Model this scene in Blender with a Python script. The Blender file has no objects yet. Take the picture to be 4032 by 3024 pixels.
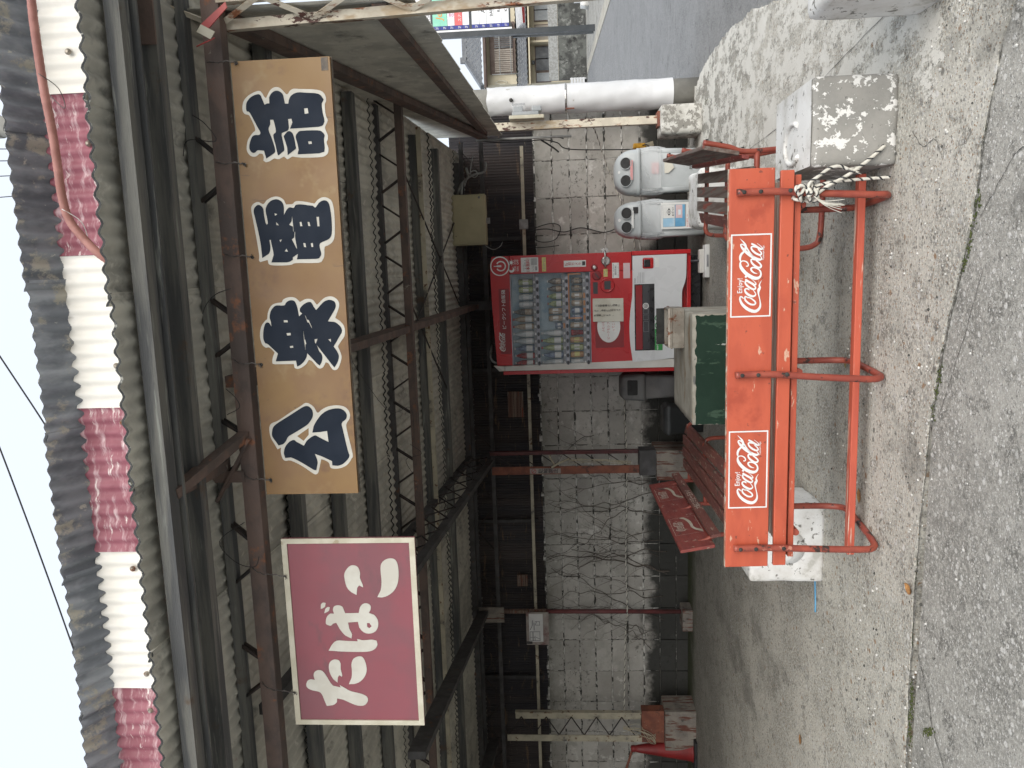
import bpy, bmesh, math, random
from mathutils import Vector, Matrix
random.seed(7)
R = math.radians
PI = math.pi
scene = bpy.context.scene
col = scene.collection

# ------------------------------------------------------------------ camera
CAM_H, YAW, PITCH, ROLL = 1.42, R(8.5), R(4.0), 0.024
fwd = Vector((-math.sin(YAW)*math.cos(PITCH), math.cos(YAW)*math.cos(PITCH), math.sin(PITCH)))
rt0 = Vector((math.cos(YAW), math.sin(YAW), 0))
up0 = rt0.cross(fwd)
rt = rt0*math.cos(ROLL) - up0*math.sin(ROLL)
up = rt.cross(fwd)
cam_data = bpy.data.cameras.new('camera')
cam = bpy.data.objects.new('camera', cam_data)
col.objects.link(cam)
# the phone was turned on its side: picture right is world down
cam.matrix_world = Matrix(((-up.x, rt.x, -fwd.x, 0), (-up.y, rt.y, -fwd.y, 0), (-up.z, rt.z, -fwd.z, CAM_H), (0, 0, 0, 1)))
cam_data.sensor_fit = 'HORIZONTAL'
cam_data.sensor_width = 36.0
cam_data.lens = 3030/4032*36
cam_data.clip_start = 0.05
cam_data.clip_end = 2000
scene.camera = cam

# ------------------------------------------------------------------ sky, sun, exposure
SUN_EL, SUN_AZ = R(34), R(155)
w = bpy.data.worlds.new('World')
scene.world = w
w.use_nodes = True
nt = w.node_tree
nt.nodes.clear()
sky = nt.nodes.new('ShaderNodeTexSky')
sky.sky_type = 'NISHITA'
sky.sun_disc = False
sky.sun_elevation = SUN_EL
sky.sun_rotation = SUN_AZ
sky.air_density = 1.0
sky.dust_density = 6.0
sky.ozone_density = 1.0
mixw = nt.nodes.new('ShaderNodeMix')
mixw.data_type = 'RGBA'
mixw.inputs[0].default_value = 0.80          # cloud cover: the blue sky mostly veiled
mixw.inputs[7].default_value = (6.4, 6.9, 7.6, 1)
bg = nt.nodes.new('ShaderNodeBackground')
bg.inputs[1].default_value = 0.10
out = nt.nodes.new('ShaderNodeOutputWorld')
nt.links.new(sky.outputs[0], mixw.inputs[6])
nt.links.new(mixw.outputs[2], bg.inputs[0])
nt.links.new(bg.outputs[0], out.inputs[0])

sun_d = bpy.data.lights.new('sun', 'SUN')
sun_d.energy = 1.5
sun_d.angle = R(60)
sun_d.color = (1.0, 0.97, 0.92)
sun = bpy.data.objects.new('sun', sun_d)
col.objects.link(sun)
sd = Vector((math.sin(SUN_AZ)*math.cos(SUN_EL), math.cos(SUN_AZ)*math.cos(SUN_EL), math.sin(SUN_EL)))
sun.rotation_euler = (-sd).to_track_quat('-Z', 'Y').to_euler()

scene.view_settings.view_transform = 'Standard'
scene.view_settings.look = 'None'
scene.view_settings.gamma = 1.0
scene.view_settings.use_curve_mapping = False
scene.view_settings.exposure = 0.80
scene.cycles.use_denoising = True
scene.cycles.adaptive_threshold = 0.02
scene.cycles.max_bounces = 7
scene.cycles.diffuse_bounces = 4
scene.cycles.transparent_max_bounces = 12

# ------------------------------------------------------------------ materials
MATS = {}
def rgb(c): return (c[0], c[1], c[2], 1)

class NT:
    def __init__(s, m):
        s.t = m.node_tree
        s.t.nodes.clear()
    def n(s, typ, **k):
        nd = s.t.nodes.new(typ)
        for a, b in k.items(): setattr(nd, a, b)
        return nd
    def l(s, a, b): s.t.links.new(a, b)
    def pos(s, scale=(1, 1, 1)):
        g = s.n('ShaderNodeNewGeometry')
        mp = s.n('ShaderNodeMapping')
        mp.inputs['Scale'].default_value = scale
        s.l(g.outputs['Position'], mp.inputs['Vector'])
        return mp.outputs[0]
    def noise(s, vec, scale, detail=4, rough=0.55, dist=0.0):
        nd = s.n('ShaderNodeTexNoise')
        nd.inputs['Scale'].default_value = scale
        nd.inputs['Detail'].default_value = detail
        nd.inputs['Roughness'].default_value = rough
        nd.inputs['Distortion'].default_value = dist
        s.l(vec, nd.inputs['Vector'])
        return nd.outputs['Fac']
    def ramp(s, fac, lo, hi):
        mr = s.n('ShaderNodeMapRange')
        mr.interpolation_type = 'SMOOTHSTEP'
        mr.inputs[1].default_value = lo
        mr.inputs[2].default_value = hi
        s.l(fac, mr.inputs[0])
        return mr.outputs[0]
    def math(s, op, a, b=None):
        nd = s.n('ShaderNodeMath', operation=op)
        for i, v in enumerate((a, b)):
            if v is None: continue
            if isinstance(v, (int, float)): nd.inputs[i].default_value = v
            else: s.l(v, nd.inputs[i])
        return nd.outputs[0]
    def mix(s, fac, a, b):
        nd = s.n('ShaderNodeMix', data_type='RGBA')
        for i, v in ((0, fac), (6, a), (7, b)):
            if isinstance(v, (int, float)): nd.inputs[i].default_value = v
            elif isinstance(v, tuple): nd.inputs[i].default_value = rgb(v)
            else: s.l(v, nd.inputs[i])
        return nd.outputs[2]

def pmat(name, c1, c2=None, scale=6, aniso=(1, 1, 1), rough=0.7, metal=0.0, bump=0.0, bscale=60,
         spots=(), vary=0.0, spec=0.5, bdist=0.01, emit=None):
    """base colour drifting between c1 and c2, plus stains/chips: (colour, scale, threshold, width, stretch)"""
    m = bpy.data.materials.new(name)
    m.use_nodes = True
    k = NT(m)
    o = k.n('ShaderNodeOutputMaterial')
    b = k.n('ShaderNodeBsdfPrincipled')
    k.l(b.outputs[0], o.inputs[0])
    p = k.pos(aniso)
    c2 = c2 or tuple(v*0.8 for v in c1)
    cc = k.mix(k.ramp(k.noise(p, scale, 4, 0.6), 0.40, 0.60), c1, c2)
    if vary:
        oi = k.n('ShaderNodeObjectInfo')
        hv = k.n('ShaderNodeHueSaturation')
        k.l(k.math('ADD', k.math('MULTIPLY', oi.outputs['Random'], vary*2), 1-vary), hv.inputs['Value'])
        k.l(cc, hv.inputs['Color'])
        cc = hv.outputs[0]
    for sp in spots:
        sc_, th, wd = sp[1], sp[2]-.045, sp[3]
        st = sp[4] if len(sp) > 4 else (1, 1, 1)
        f = k.ramp(k.noise(k.pos(st), sc_, 5, 0.68), th, th+wd)
        cc = k.mix(f, cc, sp[0])
    k.l(cc, b.inputs['Base Color'])
    rr = k.ramp(k.noise(p, scale*2.3, 1), 0.2, 0.8)
    k.l(k.math('ADD', k.math('MULTIPLY', rr, 0.16), rough-0.08), b.inputs['Roughness'])
    b.inputs['Metallic'].default_value = metal
    b.inputs['Specular IOR Level'].default_value = spec
    if emit:
        b.inputs['Emission Color'].default_value = rgb(emit[0])
        b.inputs['Emission Strength'].default_value = emit[1]
    if bump:
        bn = k.n('ShaderNodeBump')
        bn.inputs['Strength'].default_value = bump
        bn.inputs['Distance'].default_value = bdist
        k.l(k.noise(p, bscale, 3, 0.65), bn.inputs['Height'])
        k.l(bn.outputs[0], b.inputs['Normal'])
    MATS[name] = m
    return m

WOODS = (3, 40, 40)
pmat('slate', (.56, .545, .475), (.43, .42, .37), 5, rough=.9, bump=.35, bscale=45,
     spots=(((.60, .585, .52), 9, .60, .12), ((.22, .218, .195), 3.5, .62, .15), ((.34, .11, .10), 2.2, .735, .05)), vary=.16)
pmat('slate_top', (.255, .275, .305), (.15, .165, .19), 7, rough=.9, bump=.5, bscale=60, aniso=(1, .4, 1),
     spots=(((.36, .345, .30), 8, .58, .1), ((.48, .47, .43), 14, .70, .06)), vary=.12)
pmat('fascia_white', (.84, .82, .77), (.76, .74, .68), 4, rough=.6, bump=.1, spots=(((.40, .39, .34), 7, .66, .1, (1, 1, .3)),))
pmat('fascia_red', (.30, .10, .13), (.235, .068, .092), 6, rough=.6, bump=.1,
     spots=(((.52, .36, .38), 9, .53, .20, (.55, 1, 3)), ((.72, .64, .62), 13, .63, .10, (.5, 1, 3))))
pmat('steel_brown', (.150, .105, .088), (.098, .076, .068), 8, rough=.75, bump=.25, bscale=90, aniso=(.6, 1, 1),
     spots=(((.26, .115, .065), 9, .62, .1), ((.28, .25, .21), 14, .70, .06)))
pmat('slate_edge', (.060, .062, .060), (.030, .031, .031), 30, rough=.95, bump=.5, bscale=150, spots=(((.30, .30, .27), 40, .64, .05),))
pmat('steel_dark', (.085, .083, .084), (.058, .056, .056), 7, rough=.8, bump=.25, bscale=90,
     spots=(((.13, .065, .04), 10, .66, .08),))
pmat('purlin_wood', (.165, .165, .150), (.085, .088, .090), 3, aniso=(.5, 6, 6), rough=.85, bump=.4, bscale=40,
     spots=(((.26, .27, .245), 4, .62, .12, (.5, 8, 8)), ((.12, .085, .06), 3, .66, .1)))
pmat('rod_black', (.030, .028, .028), (.055, .040, .035), 12, rough=.7)
pmat('white_rust', (.62, .57, .46), (.52, .47, .38), 9, rough=.65, bump=.3, bscale=60, bdist=.004,
     spots=(((.24, .085, .035), 11, .60, .06, (1, 1, .35)), ((.075, .03, .022), 13, .62, .03, (1, 1, .4)), ((.42, .33, .22), 5, .58, .1, (1, 1, .5))))
pmat('red_steel', (.24, .085, .05), (.17, .06, .04), 8, rough=.75, bump=.25, spots=(((.06, .035, .03), 9, .62, .08), ((.40, .33, .27), 18, .70, .05)))
pmat('cream_paint', (.50, .46, .35), (.38, .35, .27), 5, rough=.7, bump=.15, spots=(((.16, .09, .05), 14, .64, .06), ((.14, .13, .12), 5, .62, .1)))
pmat('maroon_paint', (.16, .045, .045), (.10, .035, .035), 6, rough=.6, spots=(((.16, .15, .13), 9, .66, .08),))
pmat('rusty_sheet', (.060, .050, .048), (.036, .034, .038), 4, aniso=(1, 1, .12), rough=.85, bump=.2,
     spots=(((.15, .105, .07), 3.2, .62, .10, (.8, 1, 5)), ((.22, .18, .14), 6, .70, .05, (.8, 1, 7))), vary=.25)
pmat('gold_sign', (.235, .138, .049), (.205, .112, .044), 2.2, rough=.5, spots=(((.17, .09, .042), 3.0, .58, .14), ((.27, .18, .08), 2.4, .60, .1), ((.11, .065, .035), 7, .68, .08, (2.2, 1, .35)), ((.10, .07, .04), 40, .72, .04)), spec=.5)
pmat('sign_cream', (.55, .52, .42), (.47, .44, .34), 9, aniso=(1, 1, 1), rough=.6, spots=(((.36, .31, .21), 10, .68, .06),))
pmat('sign_white', (.56, .55, .49), (.50, .48, .42), 6, rough=.5)
pmat('sign_navy', (.012, .018, .030), (.016, .023, .037), 5, rough=.6, spec=.15)
pmat('sign_mauve', (.235, .066, .082), (.20, .070, .084), 3, rough=.55, spots=(((.165, .068, .078), 3, .62, .14, (1, 1, 2)),))
pmat('sign_edge', (.16, .13, .10), (.09, .08, .07), 20, rough=.7)
pmat('wire_steel', (.16, .15, .14), (.09, .08, .075), 30, rough=.5, metal=.6)
pmat('cable_black', (.018, .018, .019), (.03, .03, .03), 20, rough=.6)
pmat('conduit_grey', (.30, .31, .30), (.22, .22, .21), 10, rough=.55)
pmat('hose_pink', (.36, .165, .14), (.28, .12, .10), 12, rough=.6, bump=.2, bscale=200)
pmat('tag_red', (.48, .09, .08), (.40, .07, .07), 12, rough=.5)

pmat('bench_orange', (.50, .102, .052), (.44, .086, .045), 4, aniso=(1, 3, 3), rough=.48, bump=.06, bscale=120, bdist=.003,
     spots=(((.58, .36, .26), 26, .690, .03, (.30, 1, 1)), ((.37, .066, .034), 3, .60, .14), ((.20, .06, .04), 30, .700, .04)))
pmat('bench_orange_worn', (.50, .10, .055), (.44, .085, .05), 6, aniso=(.5, 4, 4), rough=.6, bump=.12,
     spots=(((.55, .40, .32), 16, .62, .05, (.12, 2, 2)),))
pmat('bench_edge', (.46, .21, .13), (.36, .15, .10), 18, rough=.7, spots=(((.50, .44, .36), 20, .55, .06),))
pmat('seat_worn', (.17, .10, .075), (.25, .18, .14), 4, aniso=(.35, 9, 9), rough=.8, bump=.4, bscale=70, bdist=.004,
     spots=(((.30, .07, .045), 7, .60, .06, (.4, 4, 4)), ((.31, .28, .24), 9, .63, .05, (.4, 6, 6))))
pmat('slat_brown', (.13, .085, .068), (.20, .165, .14), 4, aniso=(9, .35, 9), rough=.75, bump=.4, bscale=70, bdist=.004,
     spots=(((.27, .07, .05), 6, .63, .06, (4, .4, 4)),))
pmat('bench_red_old', (.27, .058, .045), (.22, .048, .040), 5, aniso=(3, .6, 3), rough=.6, bump=.15,
     spots=(((.42, .33, .26), 18, .66, .04), ((.13, .05, .045), 6, .66, .06)))
pmat('bench_red_flaked', (.20, .070, .055), (.15, .055, .045), 6, aniso=(3, .6, 3), rough=.75, bump=.3,
     spots=(((.34, .27, .21), 16, .63, .06, (3, .5, 3)), ((.09, .055, .045), 9, .62, .08)))
pmat('tube_red', (.33, .075, .047), (.26, .055, .038), 9, rough=.45, bump=.1, bscale=150, bdist=.002,
     spots=(((.045, .028, .024), 15, .61, .06), ((.48, .20, .14), 22, .68, .04)))
pmat('print_white', (.74, .75, .74), (.68, .69, .68), 10, rough=.5, spots=(((.60, .14, .07), 40, .74, .03),))
pmat('print_old', (.60, .53, .44), (.52, .44, .36), 18, rough=.6, spots=(((.27, .06, .05), 30, .68, .05),))

pmat('red_gloss', (.46, .020, .022), (.43, .018, .022), 2, rough=.28)
pmat('red_dark', (.25, .014, .018), (.22, .013, .017), 3, rough=.35)
pmat('panel_white', (.62, .63, .64), (.58, .59, .60), 3, rough=.3)
pmat('strip_white', (.60, .58, .54), (.54, .52, .48), 5, rough=.45)
pmat('plastic_black', (.012, .012, .014), (.02, .02, .022), 8, rough=.3)
pmat('plastic_dark', (.045, .045, .050), (.035, .035, .04), 6, rough=.4)
pmat('metal_bright', (.55, .54, .52), (.40, .39, .37), 14, rough=.28, metal=.9)
pmat('rail_silver', (.34, .34, .37), (.28, .28, .31), 8, rough=.35, metal=.4)
pmat('label_white', (.70, .70, .68), (.64, .64, .62), 8, rough=.5)
pmat('label_yellow', (.66, .60, .20), (.60, .54, .18), 8, rough=.5)
pmat('label_orange', (.62, .25, .06), (.55, .2, .05), 8, rough=.5)
pmat('paper', (.60, .58, .50), (.54, .51, .43), 6, rough=.8, spots=(((.30, .24, .15), 22, .70, .05),))
pmat('ink_black', (.02, .02, .022), (.03, .03, .03), 8, rough=.5)
pmat('ink_red', (.45, .05, .05), (.40, .045, .045), 8, rough=.5)
pmat('ink_grey', (.22, .22, .23), (.28, .28, .29), 8, rough=.5)
pmat('ink_pink', (.62, .30, .30), (.58, .28, .28), 8, rough=.5)
pmat('sticker_green', (.030, .24, .055), (.025, .20, .05), 5, rough=.4)
pmat('sticker_blue', (.10, .30, .50), (.14, .36, .55), 7, rough=.45)
pmat('poster_sky', (.30, .50, .66), (.62, .70, .74), 6, rough=.5)
pmat('pale_pink', (.62, .46, .47), (.58, .43, .44), 9, rough=.5)
pmat('window_back', (.24, .36, .44), (.42, .52, .57), 5, rough=.6)  # pale blue reflection of the window pane put into this colour
pmat('bottle_green', (.24, .30, .13), (.42, .46, .24), 30, rough=.25)
pmat('bottle_dark', (.06, .05, .045), (.20, .17, .13), 40, rough=.25)
pmat('bottle_beige', (.46, .38, .28), (.30, .21, .13), 35, rough=.3)
pmat('bottle_red', (.40, .03, .03), (.20, .02, .02), 25, rough=.25)
pmat('bottle_clear', (.58, .60, .60), (.42, .46, .48), 25, rough=.2)
pmat('bottle_blue', (.22, .28, .38), (.10, .13, .22), 30, rough=.25)
pmat('bottle_orange', (.50, .29, .12), (.40, .20, .10), 30, rough=.25)

pmat('bin_grey', (.42, .445, .45), (.37, .395, .40), 3, rough=.45, spots=(((.16, .16, .16), 14, .70, .05), ((.44, .46, .46), 5, .62, .1)))
pmat('bin_grey_dull', (.15, .15, .145), (.10, .10, .10), 4, rough=.6)
pmat('bin_body_dull', (.19, .185, .18), (.14, .14, .14), 4, rough=.55)
pmat('bin_dark', (.028, .030, .031), (.04, .042, .042), 5, rough=.5)
pmat('concrete', (.31, .30, .275), (.255, .25, .23), 7, rough=.9, bump=.4, bscale=120, bdist=.004,
     spots=(((.72, .71, .68), 14, .605, .025), ((.15, .145, .135), 45, .66, .05)))
pmat('concrete_painted', (.72, .72, .70), (.62, .61, .58), 6, rough=.8, bump=.4, bscale=80, bdist=.004,
     spots=(((.20, .195, .175), 22, .645, .025), ((.46, .45, .41), 6, .60, .09)))
pmat('concrete_patchy', (.60, .59, .55), (.46, .45, .41), 7, rough=.9, bump=.5, bscale=60, bdist=.006,
     spots=(((.25, .24, .215), 10, .55, .05), ((.10, .10, .095), 26, .68, .05), ((.34, .22, .10), 6, .70, .06)))
pmat('concrete_rusty', (.26, .235, .20), (.19, .17, .15), 7, rough=.9, bump=.4, spots=(((.13, .05, .035), 7, .56, .06, (3, 3, .35)), ((.05, .05, .045), 7, .64, .08)))
pmat('concrete_cream', (.42, .40, .34), (.32, .30, .25), 5, rough=.85, bump=.35, bscale=90, bdist=.004,
     spots=(((.22, .13, .06), 4, .60, .12, (.6, 2.5, 1)), ((.16, .16, .15), 7, .64, .08, (.6, 2.5, 1))))
pmat('green_paint', (.010, .031, .019), (.014, .038, .024), 4, spec=.25, rough=.6, bump=.1,
     spots=(((.40, .42, .38), 26, .735, .02, (1, 1, .35)), ((.05, .09, .06), 8, .64, .06, (1, 1, .4))))
pmat('tin_rusty', (.34, .31, .26), (.26, .23, .19), 8, rough=.45, metal=.5, bump=.2, spots=(((.17, .06, .025), 13, .60, .06), ((.05, .03, .022), 10, .66, .06)))
pmat('soot', (.03, .03, .028), (.05, .05, .045), 10, rough=.9)
pmat('pole_concrete', (.27, .265, .24), (.22, .215, .195), 5, rough=.9, bump=.3, bscale=150, bdist=.003)
pmat('vinyl_white', (.70, .71, .72), (.63, .64, .65), 3, rough=.45, bump=.12, bscale=9, spots=(((.42, .41, .38), 13, .70, .05),))
pmat('cabinet_cream', (.44, .40, .25), (.39, .355, .225), 3, rough=.5, spots=(((.30, .26, .15), 8, .68, .08),))
pmat('meter_grey', (.34, .36, .37), (.28, .30, .31), 8, rough=.4)
pmat('rope_white', (.66, .64, .57), (.55, .53, .46), 40, rough=.85)
pmat('rope_black', (.03, .03, .032), (.06, .06, .06), 40, rough=.85)
pmat('rope_straw', (.46, .42, .31), (.36, .32, .24), 40, rough=.9)
pmat('tape_yellow', (.58, .31, .025), (.48, .24, .02), 20, rough=.4)
pmat('cone_red', (.26, .020, .020), (.20, .018, .018), 4, rough=.5, spots=(((.15, .025, .022), 7, .62, .06),))
pmat('rubber_black', (.02, .02, .02), (.03, .03, .03), 10, rough=.8)
pmat('vine_bark', (.085, .072, .060), (.13, .11, .095), 40, rough=.95)
pmat('leaf_dry', (.40, .21, .07), (.27, .13, .05), 60, rough=.8)
pmat('leaf_pale', (.36, .30, .13), (.28, .22, .09), 60, rough=.8)
pmat('joint_grit', (.11, .105, .09), (.20, .195, .175), 60, rough=1.0, bump=.8, bscale=120, spots=(((.045, .05, .025), 12, .56, .08), ((.36, .35, .32), 70, .60, .05)))
pmat('moss', (.050, .068, .016), (.085, .10, .03), 40, rough=1.0, bump=.6, bscale=200)
pmat('mortar_bead', (.66, .65, .61), (.46, .45, .42), 16, rough=.95, bump=.5, bscale=80, spots=(((.07, .07, .062), 6, .55, .06),))
pmat('mortar_dark', (.14, .135, .12), (.07, .07, .062), 16, rough=.95, bump=.5, bscale=80, spots=(((.40, .39, .36), 7, .58, .06),))
pmat('board_faded', (.38, .35, .31), (.30, .25, .23), 6, rough=.7, spots=(((.22, .13, .12), 6, .60, .1),))
pmat('house_cream', (.60, .54, .40), (.56, .50, .37), 1.5, rough=.85)
pmat('house_tile', (.11, .12, .135), (.17, .18, .19), 8, rough=.45)
pmat('house_brown', (.12, .085, .07), (.16, .12, .10), 4, rough=.7)
pmat('shutter_beige', (.36, .32, .27), (.31, .28, .24), 2, rough=.7)
pmat('glass_dark', (.05, .055, .06), (.11, .115, .12), 1.2, rough=.15)
pmat('glass_pale', (.30, .32, .33), (.24, .26, .27), 1.5, rough=.2)
pmat('wall_block_far', (.12, .125, .115), (.055, .056, .053), 2.2, rough=.95, bump=.3, bscale=20, spots=(((.21, .215, .20), 3, .58, .1), ((.028, .028, .027), 1.6, .60, .1)))
pmat('sign_post', (.020, .027, .032), (.03, .036, .042), 3, rough=.4)
pmat('sign_panel', (.78, .79, .80), (.74, .75, .76), 2, rough=.35)
pmat('sign_blue', (.015, .03, .22), (.02, .035, .26), 2, rough=.4)
pmat('sign_mint', (.26, .62, .46), (.22, .56, .42), 2, rough=.4)
pmat('sign_coral', (.75, .14, .14), (.70, .12, .12), 2, rough=.4)
pmat('ink_orange', (.75, .30, .03), (.7, .26, .03), 2, rough=.4)
pmat('ink_magenta', (.55, .12, .30), (.5, .1, .27), 2, rough=.4)

def ground_mat(name, paste, dark, stones, cell, paint=False, algae_dark_back=False, speck=.0, bstr=.55, damp=.5):
    m = bpy.data.materials.new(name)
    m.use_nodes = True
    k = NT(m)
    o = k.n('ShaderNodeOutputMaterial')
    b = k.n('ShaderNodeBsdfPrincipled')
    k.l(b.outputs[0], o.inputs[0])
    p = k.pos()
    base = k.mix(k.ramp(k.noise(p, 1.3, 5, .62), .41, .60), paste, dark)
    base = k.mix(k.ramp(k.noise(p, 7, 4, .7), .52, .64), base, tuple(v*.66 for v in dark))
    base = k.mix(k.ramp(k.noise(p, 70, 4, .7), .42, .66), base, tuple(min(1, v*1.28) for v in paste))
    # exposed aggregate: random stones, each its own tone
    wv = k.n('ShaderNodeVectorMath', operation='ADD')
    nz = k.n('ShaderNodeTexNoise'); nz.inputs['Scale'].default_value = cell*.5
    k.l(p, nz.inputs['Vector'])
    sc = k.n('ShaderNodeVectorMath', operation='SCALE'); sc.inputs['Scale'].default_value = .9/cell
    k.l(nz.outputs['Color'], sc.inputs[0]); k.l(p, wv.inputs[0]); k.l(sc.outputs[0], wv.inputs[1])
    heights = []
    for i, (cs, keep) in enumerate(((cell, .50), (cell*.45, .24), (cell*2.2, .5))):
        vo = k.n('ShaderNodeTexVoronoi'); vo.inputs['Scale'].default_value = cs
        k.l(wv.outputs[0], vo.inputs['Vector'])
        sep = k.n('ShaderNodeSeparateColor'); k.l(vo.outputs['Color'], sep.inputs[0])
        present = k.math('LESS_THAN', sep.outputs[0], keep)
        disc = k.math('SUBTRACT', 1.0, k.ramp(vo.outputs['Distance'], .26, .46))
        f = k.math('MULTIPLY', present, disc)
        tone = k.mix(sep.outputs[1], stones[0], stones[1])
        tone = k.mix(k.ramp(sep.outputs[2], .74, .80), tone, stones[2])
        base = k.mix(k.math('MULTIPLY', f, .85), base, tone)
        heights.append(f)
    if speck:
        base = k.mix(k.math('MULTIPLY', k.ramp(k.noise(p, 210, 3, .6), .60, .68), speck), base, (.62, .62, .58))
    sepp = k.n('ShaderNodeSeparateXYZ'); k.l(p, sepp.inputs[0])
    X, Y = sepp.outputs[0], sepp.outputs[1]
    # dark damp blotches
    base = k.mix(k.math('MULTIPLY', k.ramp(k.noise(k.pos((1, .6, 1)), 1.9, 6, .65), .53, .66), damp), base, tuple(v*.38 for v in dark))
    if algae_dark_back:
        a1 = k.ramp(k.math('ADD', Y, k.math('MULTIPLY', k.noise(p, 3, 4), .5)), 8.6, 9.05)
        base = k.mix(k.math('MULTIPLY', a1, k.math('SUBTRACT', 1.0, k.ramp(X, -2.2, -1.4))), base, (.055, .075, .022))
        base = k.mix(k.math('MULTIPLY', k.ramp(k.math('ADD', Y, k.math('MULTIPLY', k.noise(p, 2, 5), 1.4)), 6.2, 8.6), .45), base, (.10, .095, .082))  # floor colour also turns darker grey-brown towards the back
    paintf = None
    if paint:
        stw = k.noise(k.pos((1.5, .8, 1)), 4.2, 9, .80)
        big = k.noise(k.pos((1.2, .35, 1)), 1.1, 3, .5)
        edge = k.math('ADD', X, k.math('MULTIPLY', big, .55))
        reg = k.ramp(edge, .60, .95)
        front = k.ramp(Y, 2.90, 3.15)
        reg = k.math('MULTIPLY', reg, front)
        paintf = k.ramp(k.math('ADD', stw, k.math('MULTIPLY', reg, .42)), .90, .93)
        paintf = k.math('MULTIPLY', paintf, k.ramp(reg, .05, .3))
        base = k.mix(paintf, base, k.mix(k.noise(p, 5, 2, .6), (.66, .65, .60), (.52, .50, .45)))
    k.l(base, b.inputs['Base Color'])
    b.inputs['Roughness'].default_value = .9
    b.inputs['Specular IOR Level'].default_value = .3
    h = k.math('ADD', k.math('MULTIPLY', k.noise(p, 160, 3, .7), .6), k.math('MULTIPLY', heights[0], .7))
    h = k.math('ADD', h, k.math('MULTIPLY', heights[2], .35))
    h = k.math('ADD', h, k.math('MULTIPLY', k.noise(p, 14, 3, .6), 1.2))
    if paintf is not None:
        h = k.math('ADD', k.math('MULTIPLY', h, k.math('SUBTRACT', 1.0, k.math('MULTIPLY', paintf, .55))), k.math('MULTIPLY', paintf, .5))
    bn = k.n('ShaderNodeBump'); bn.inputs['Strength'].default_value = bstr; bn.inputs['Distance'].default_value = .006
    k.l(h, bn.inputs['Height']); k.l(bn.outputs[0], b.inputs['Normal'])
    MATS[name] = m

ground_mat('floor_concrete', (.45, .432, .380), (.30, .290, .255), ((.12, .115, .10), (.62, .61, .575), (.24, .14, .07)), 56, paint=True, algae_dark_back=True)
ground_mat('front_concrete', (.325, .315, .285), (.205, .200, .180), ((.13, .128, .118), (.40, .39, .36), (.58, .57, .54)), 80, speck=.7, bstr=.5)
ground_mat('asphalt', (.20, .202, .202), (.165, .167, .167), ((.10, .10, .10), (.26, .26, .26), (.32, .31, .29)), 80, speck=.5, bstr=.6, damp=.12)
ground_mat('soil', (.20, .19, .165), (.14, .135, .12), ((.10, .1, .09), (.28, .27, .25), (.2, .15, .1)), 30)

def wall_block_mat():
    m = bpy.data.materials.new('wall_block')
    m.use_nodes = True
    k = NT(m)
    o = k.n('ShaderNodeOutputMaterial'); b = k.n('ShaderNodeBsdfPrincipled')
    k.l(b.outputs[0], o.inputs[0])
    p = k.pos()
    oi = k.n('ShaderNodeObjectInfo')
    base = k.mix(k.ramp(k.noise(p, 2.3, 6, .6), .35, .68), (.54, .525, .485), (.42, .40, .365))
    hv = k.n('ShaderNodeHueSaturation')
    k.l(k.math('ADD', k.math('MULTIPLY', oi.outputs['Random'], .26), .78), hv.inputs['Value']); k.l(base, hv.inputs['Color'])
    base = hv.outputs[0]
    patch = k.ramp(k.noise(p, 1.7, 4, .6), .44, .60)
    base = k.mix(k.math('MULTIPLY', k.ramp(k.noise(p, 5.5, 6, .7), .50, .62), .75), base, (.36, .35, .315))
    base = k.mix(k.math('MULTIPLY', k.ramp(k.noise(k.pos((1, 1, 1.4)), 13, 6, .76), .54, .62), patch), base, (.17, .168, .15))
    base = k.mix(k.ramp(k.noise(p, 4, 6, .7), .57, .66), base, (.62, .61, .57))
    sp = k.n('ShaderNodeSeparateXYZ'); k.l(p, sp.inputs[0])
    # black mould that climbs from the damp foot of the wall, and soaks the top course
    z = k.math('ADD', sp.outputs[2], k.math('MULTIPLY', k.noise(k.pos((1, 1, 1)), 2.4, 7, .66), -.75))
    mould = k.math('SUBTRACT', 1.0, k.ramp(z, .02, .22))
    base = k.mix(k.math('MULTIPLY', mould, .93), base, (.016, .017, .015))
    zt = k.ramp(k.math('ADD', sp.outputs[2], k.math('MULTIPLY', k.noise(p, 5, 6, .7), .5)), 1.80, 2.02)
    base = k.mix(k.math('MULTIPLY', zt, .45), base, (.14, .15, .11))
    k.l(base, b.inputs['Base Color'])
    b.inputs['Roughness'].default_value = .93
    bn = k.n('ShaderNodeBump'); bn.inputs['Strength'].default_value = .5; bn.inputs['Distance'].default_value = .006
    k.l(k.noise(p, 55, 3, .7), bn.inputs['Height']); k.l(bn.outputs[0], b.inputs['Normal'])
    MATS['wall_block'] = m
wall_block_mat()

def film_mat(name, colour, alpha, rough):
    m = bpy.data.materials.new(name)
    m.use_nodes = True
    k = NT(m)
    o = k.n('ShaderNodeOutputMaterial')
    mx = k.n('ShaderNodeMixShader'); tr = k.n('ShaderNodeBsdfTransparent'); b = k.n('ShaderNodeBsdfPrincipled')
    b.inputs['Base Color'].default_value = rgb(colour); b.inputs['Roughness'].default_value = rough
    lw = k.n('ShaderNodeLayerWeight'); lw.inputs[0].default_value = .35
    f = k.math('ADD', k.math('MULTIPLY', lw.outputs['Facing'], .5), alpha)
    k.l(f, mx.inputs[0]); k.l(tr.outputs[0], mx.inputs[1]); k.l(b.outputs[0], mx.inputs[2]); k.l(mx.outputs[0], o.inputs[0])
    MATS[name] = m
film_mat('plastic_film', (.80, .82, .83), .30, .15)
film_mat('pane_glass', (.55, .60, .64), .07, .04)
film_mat('meter_glass', (.7, .73, .75), .12, .06)

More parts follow.
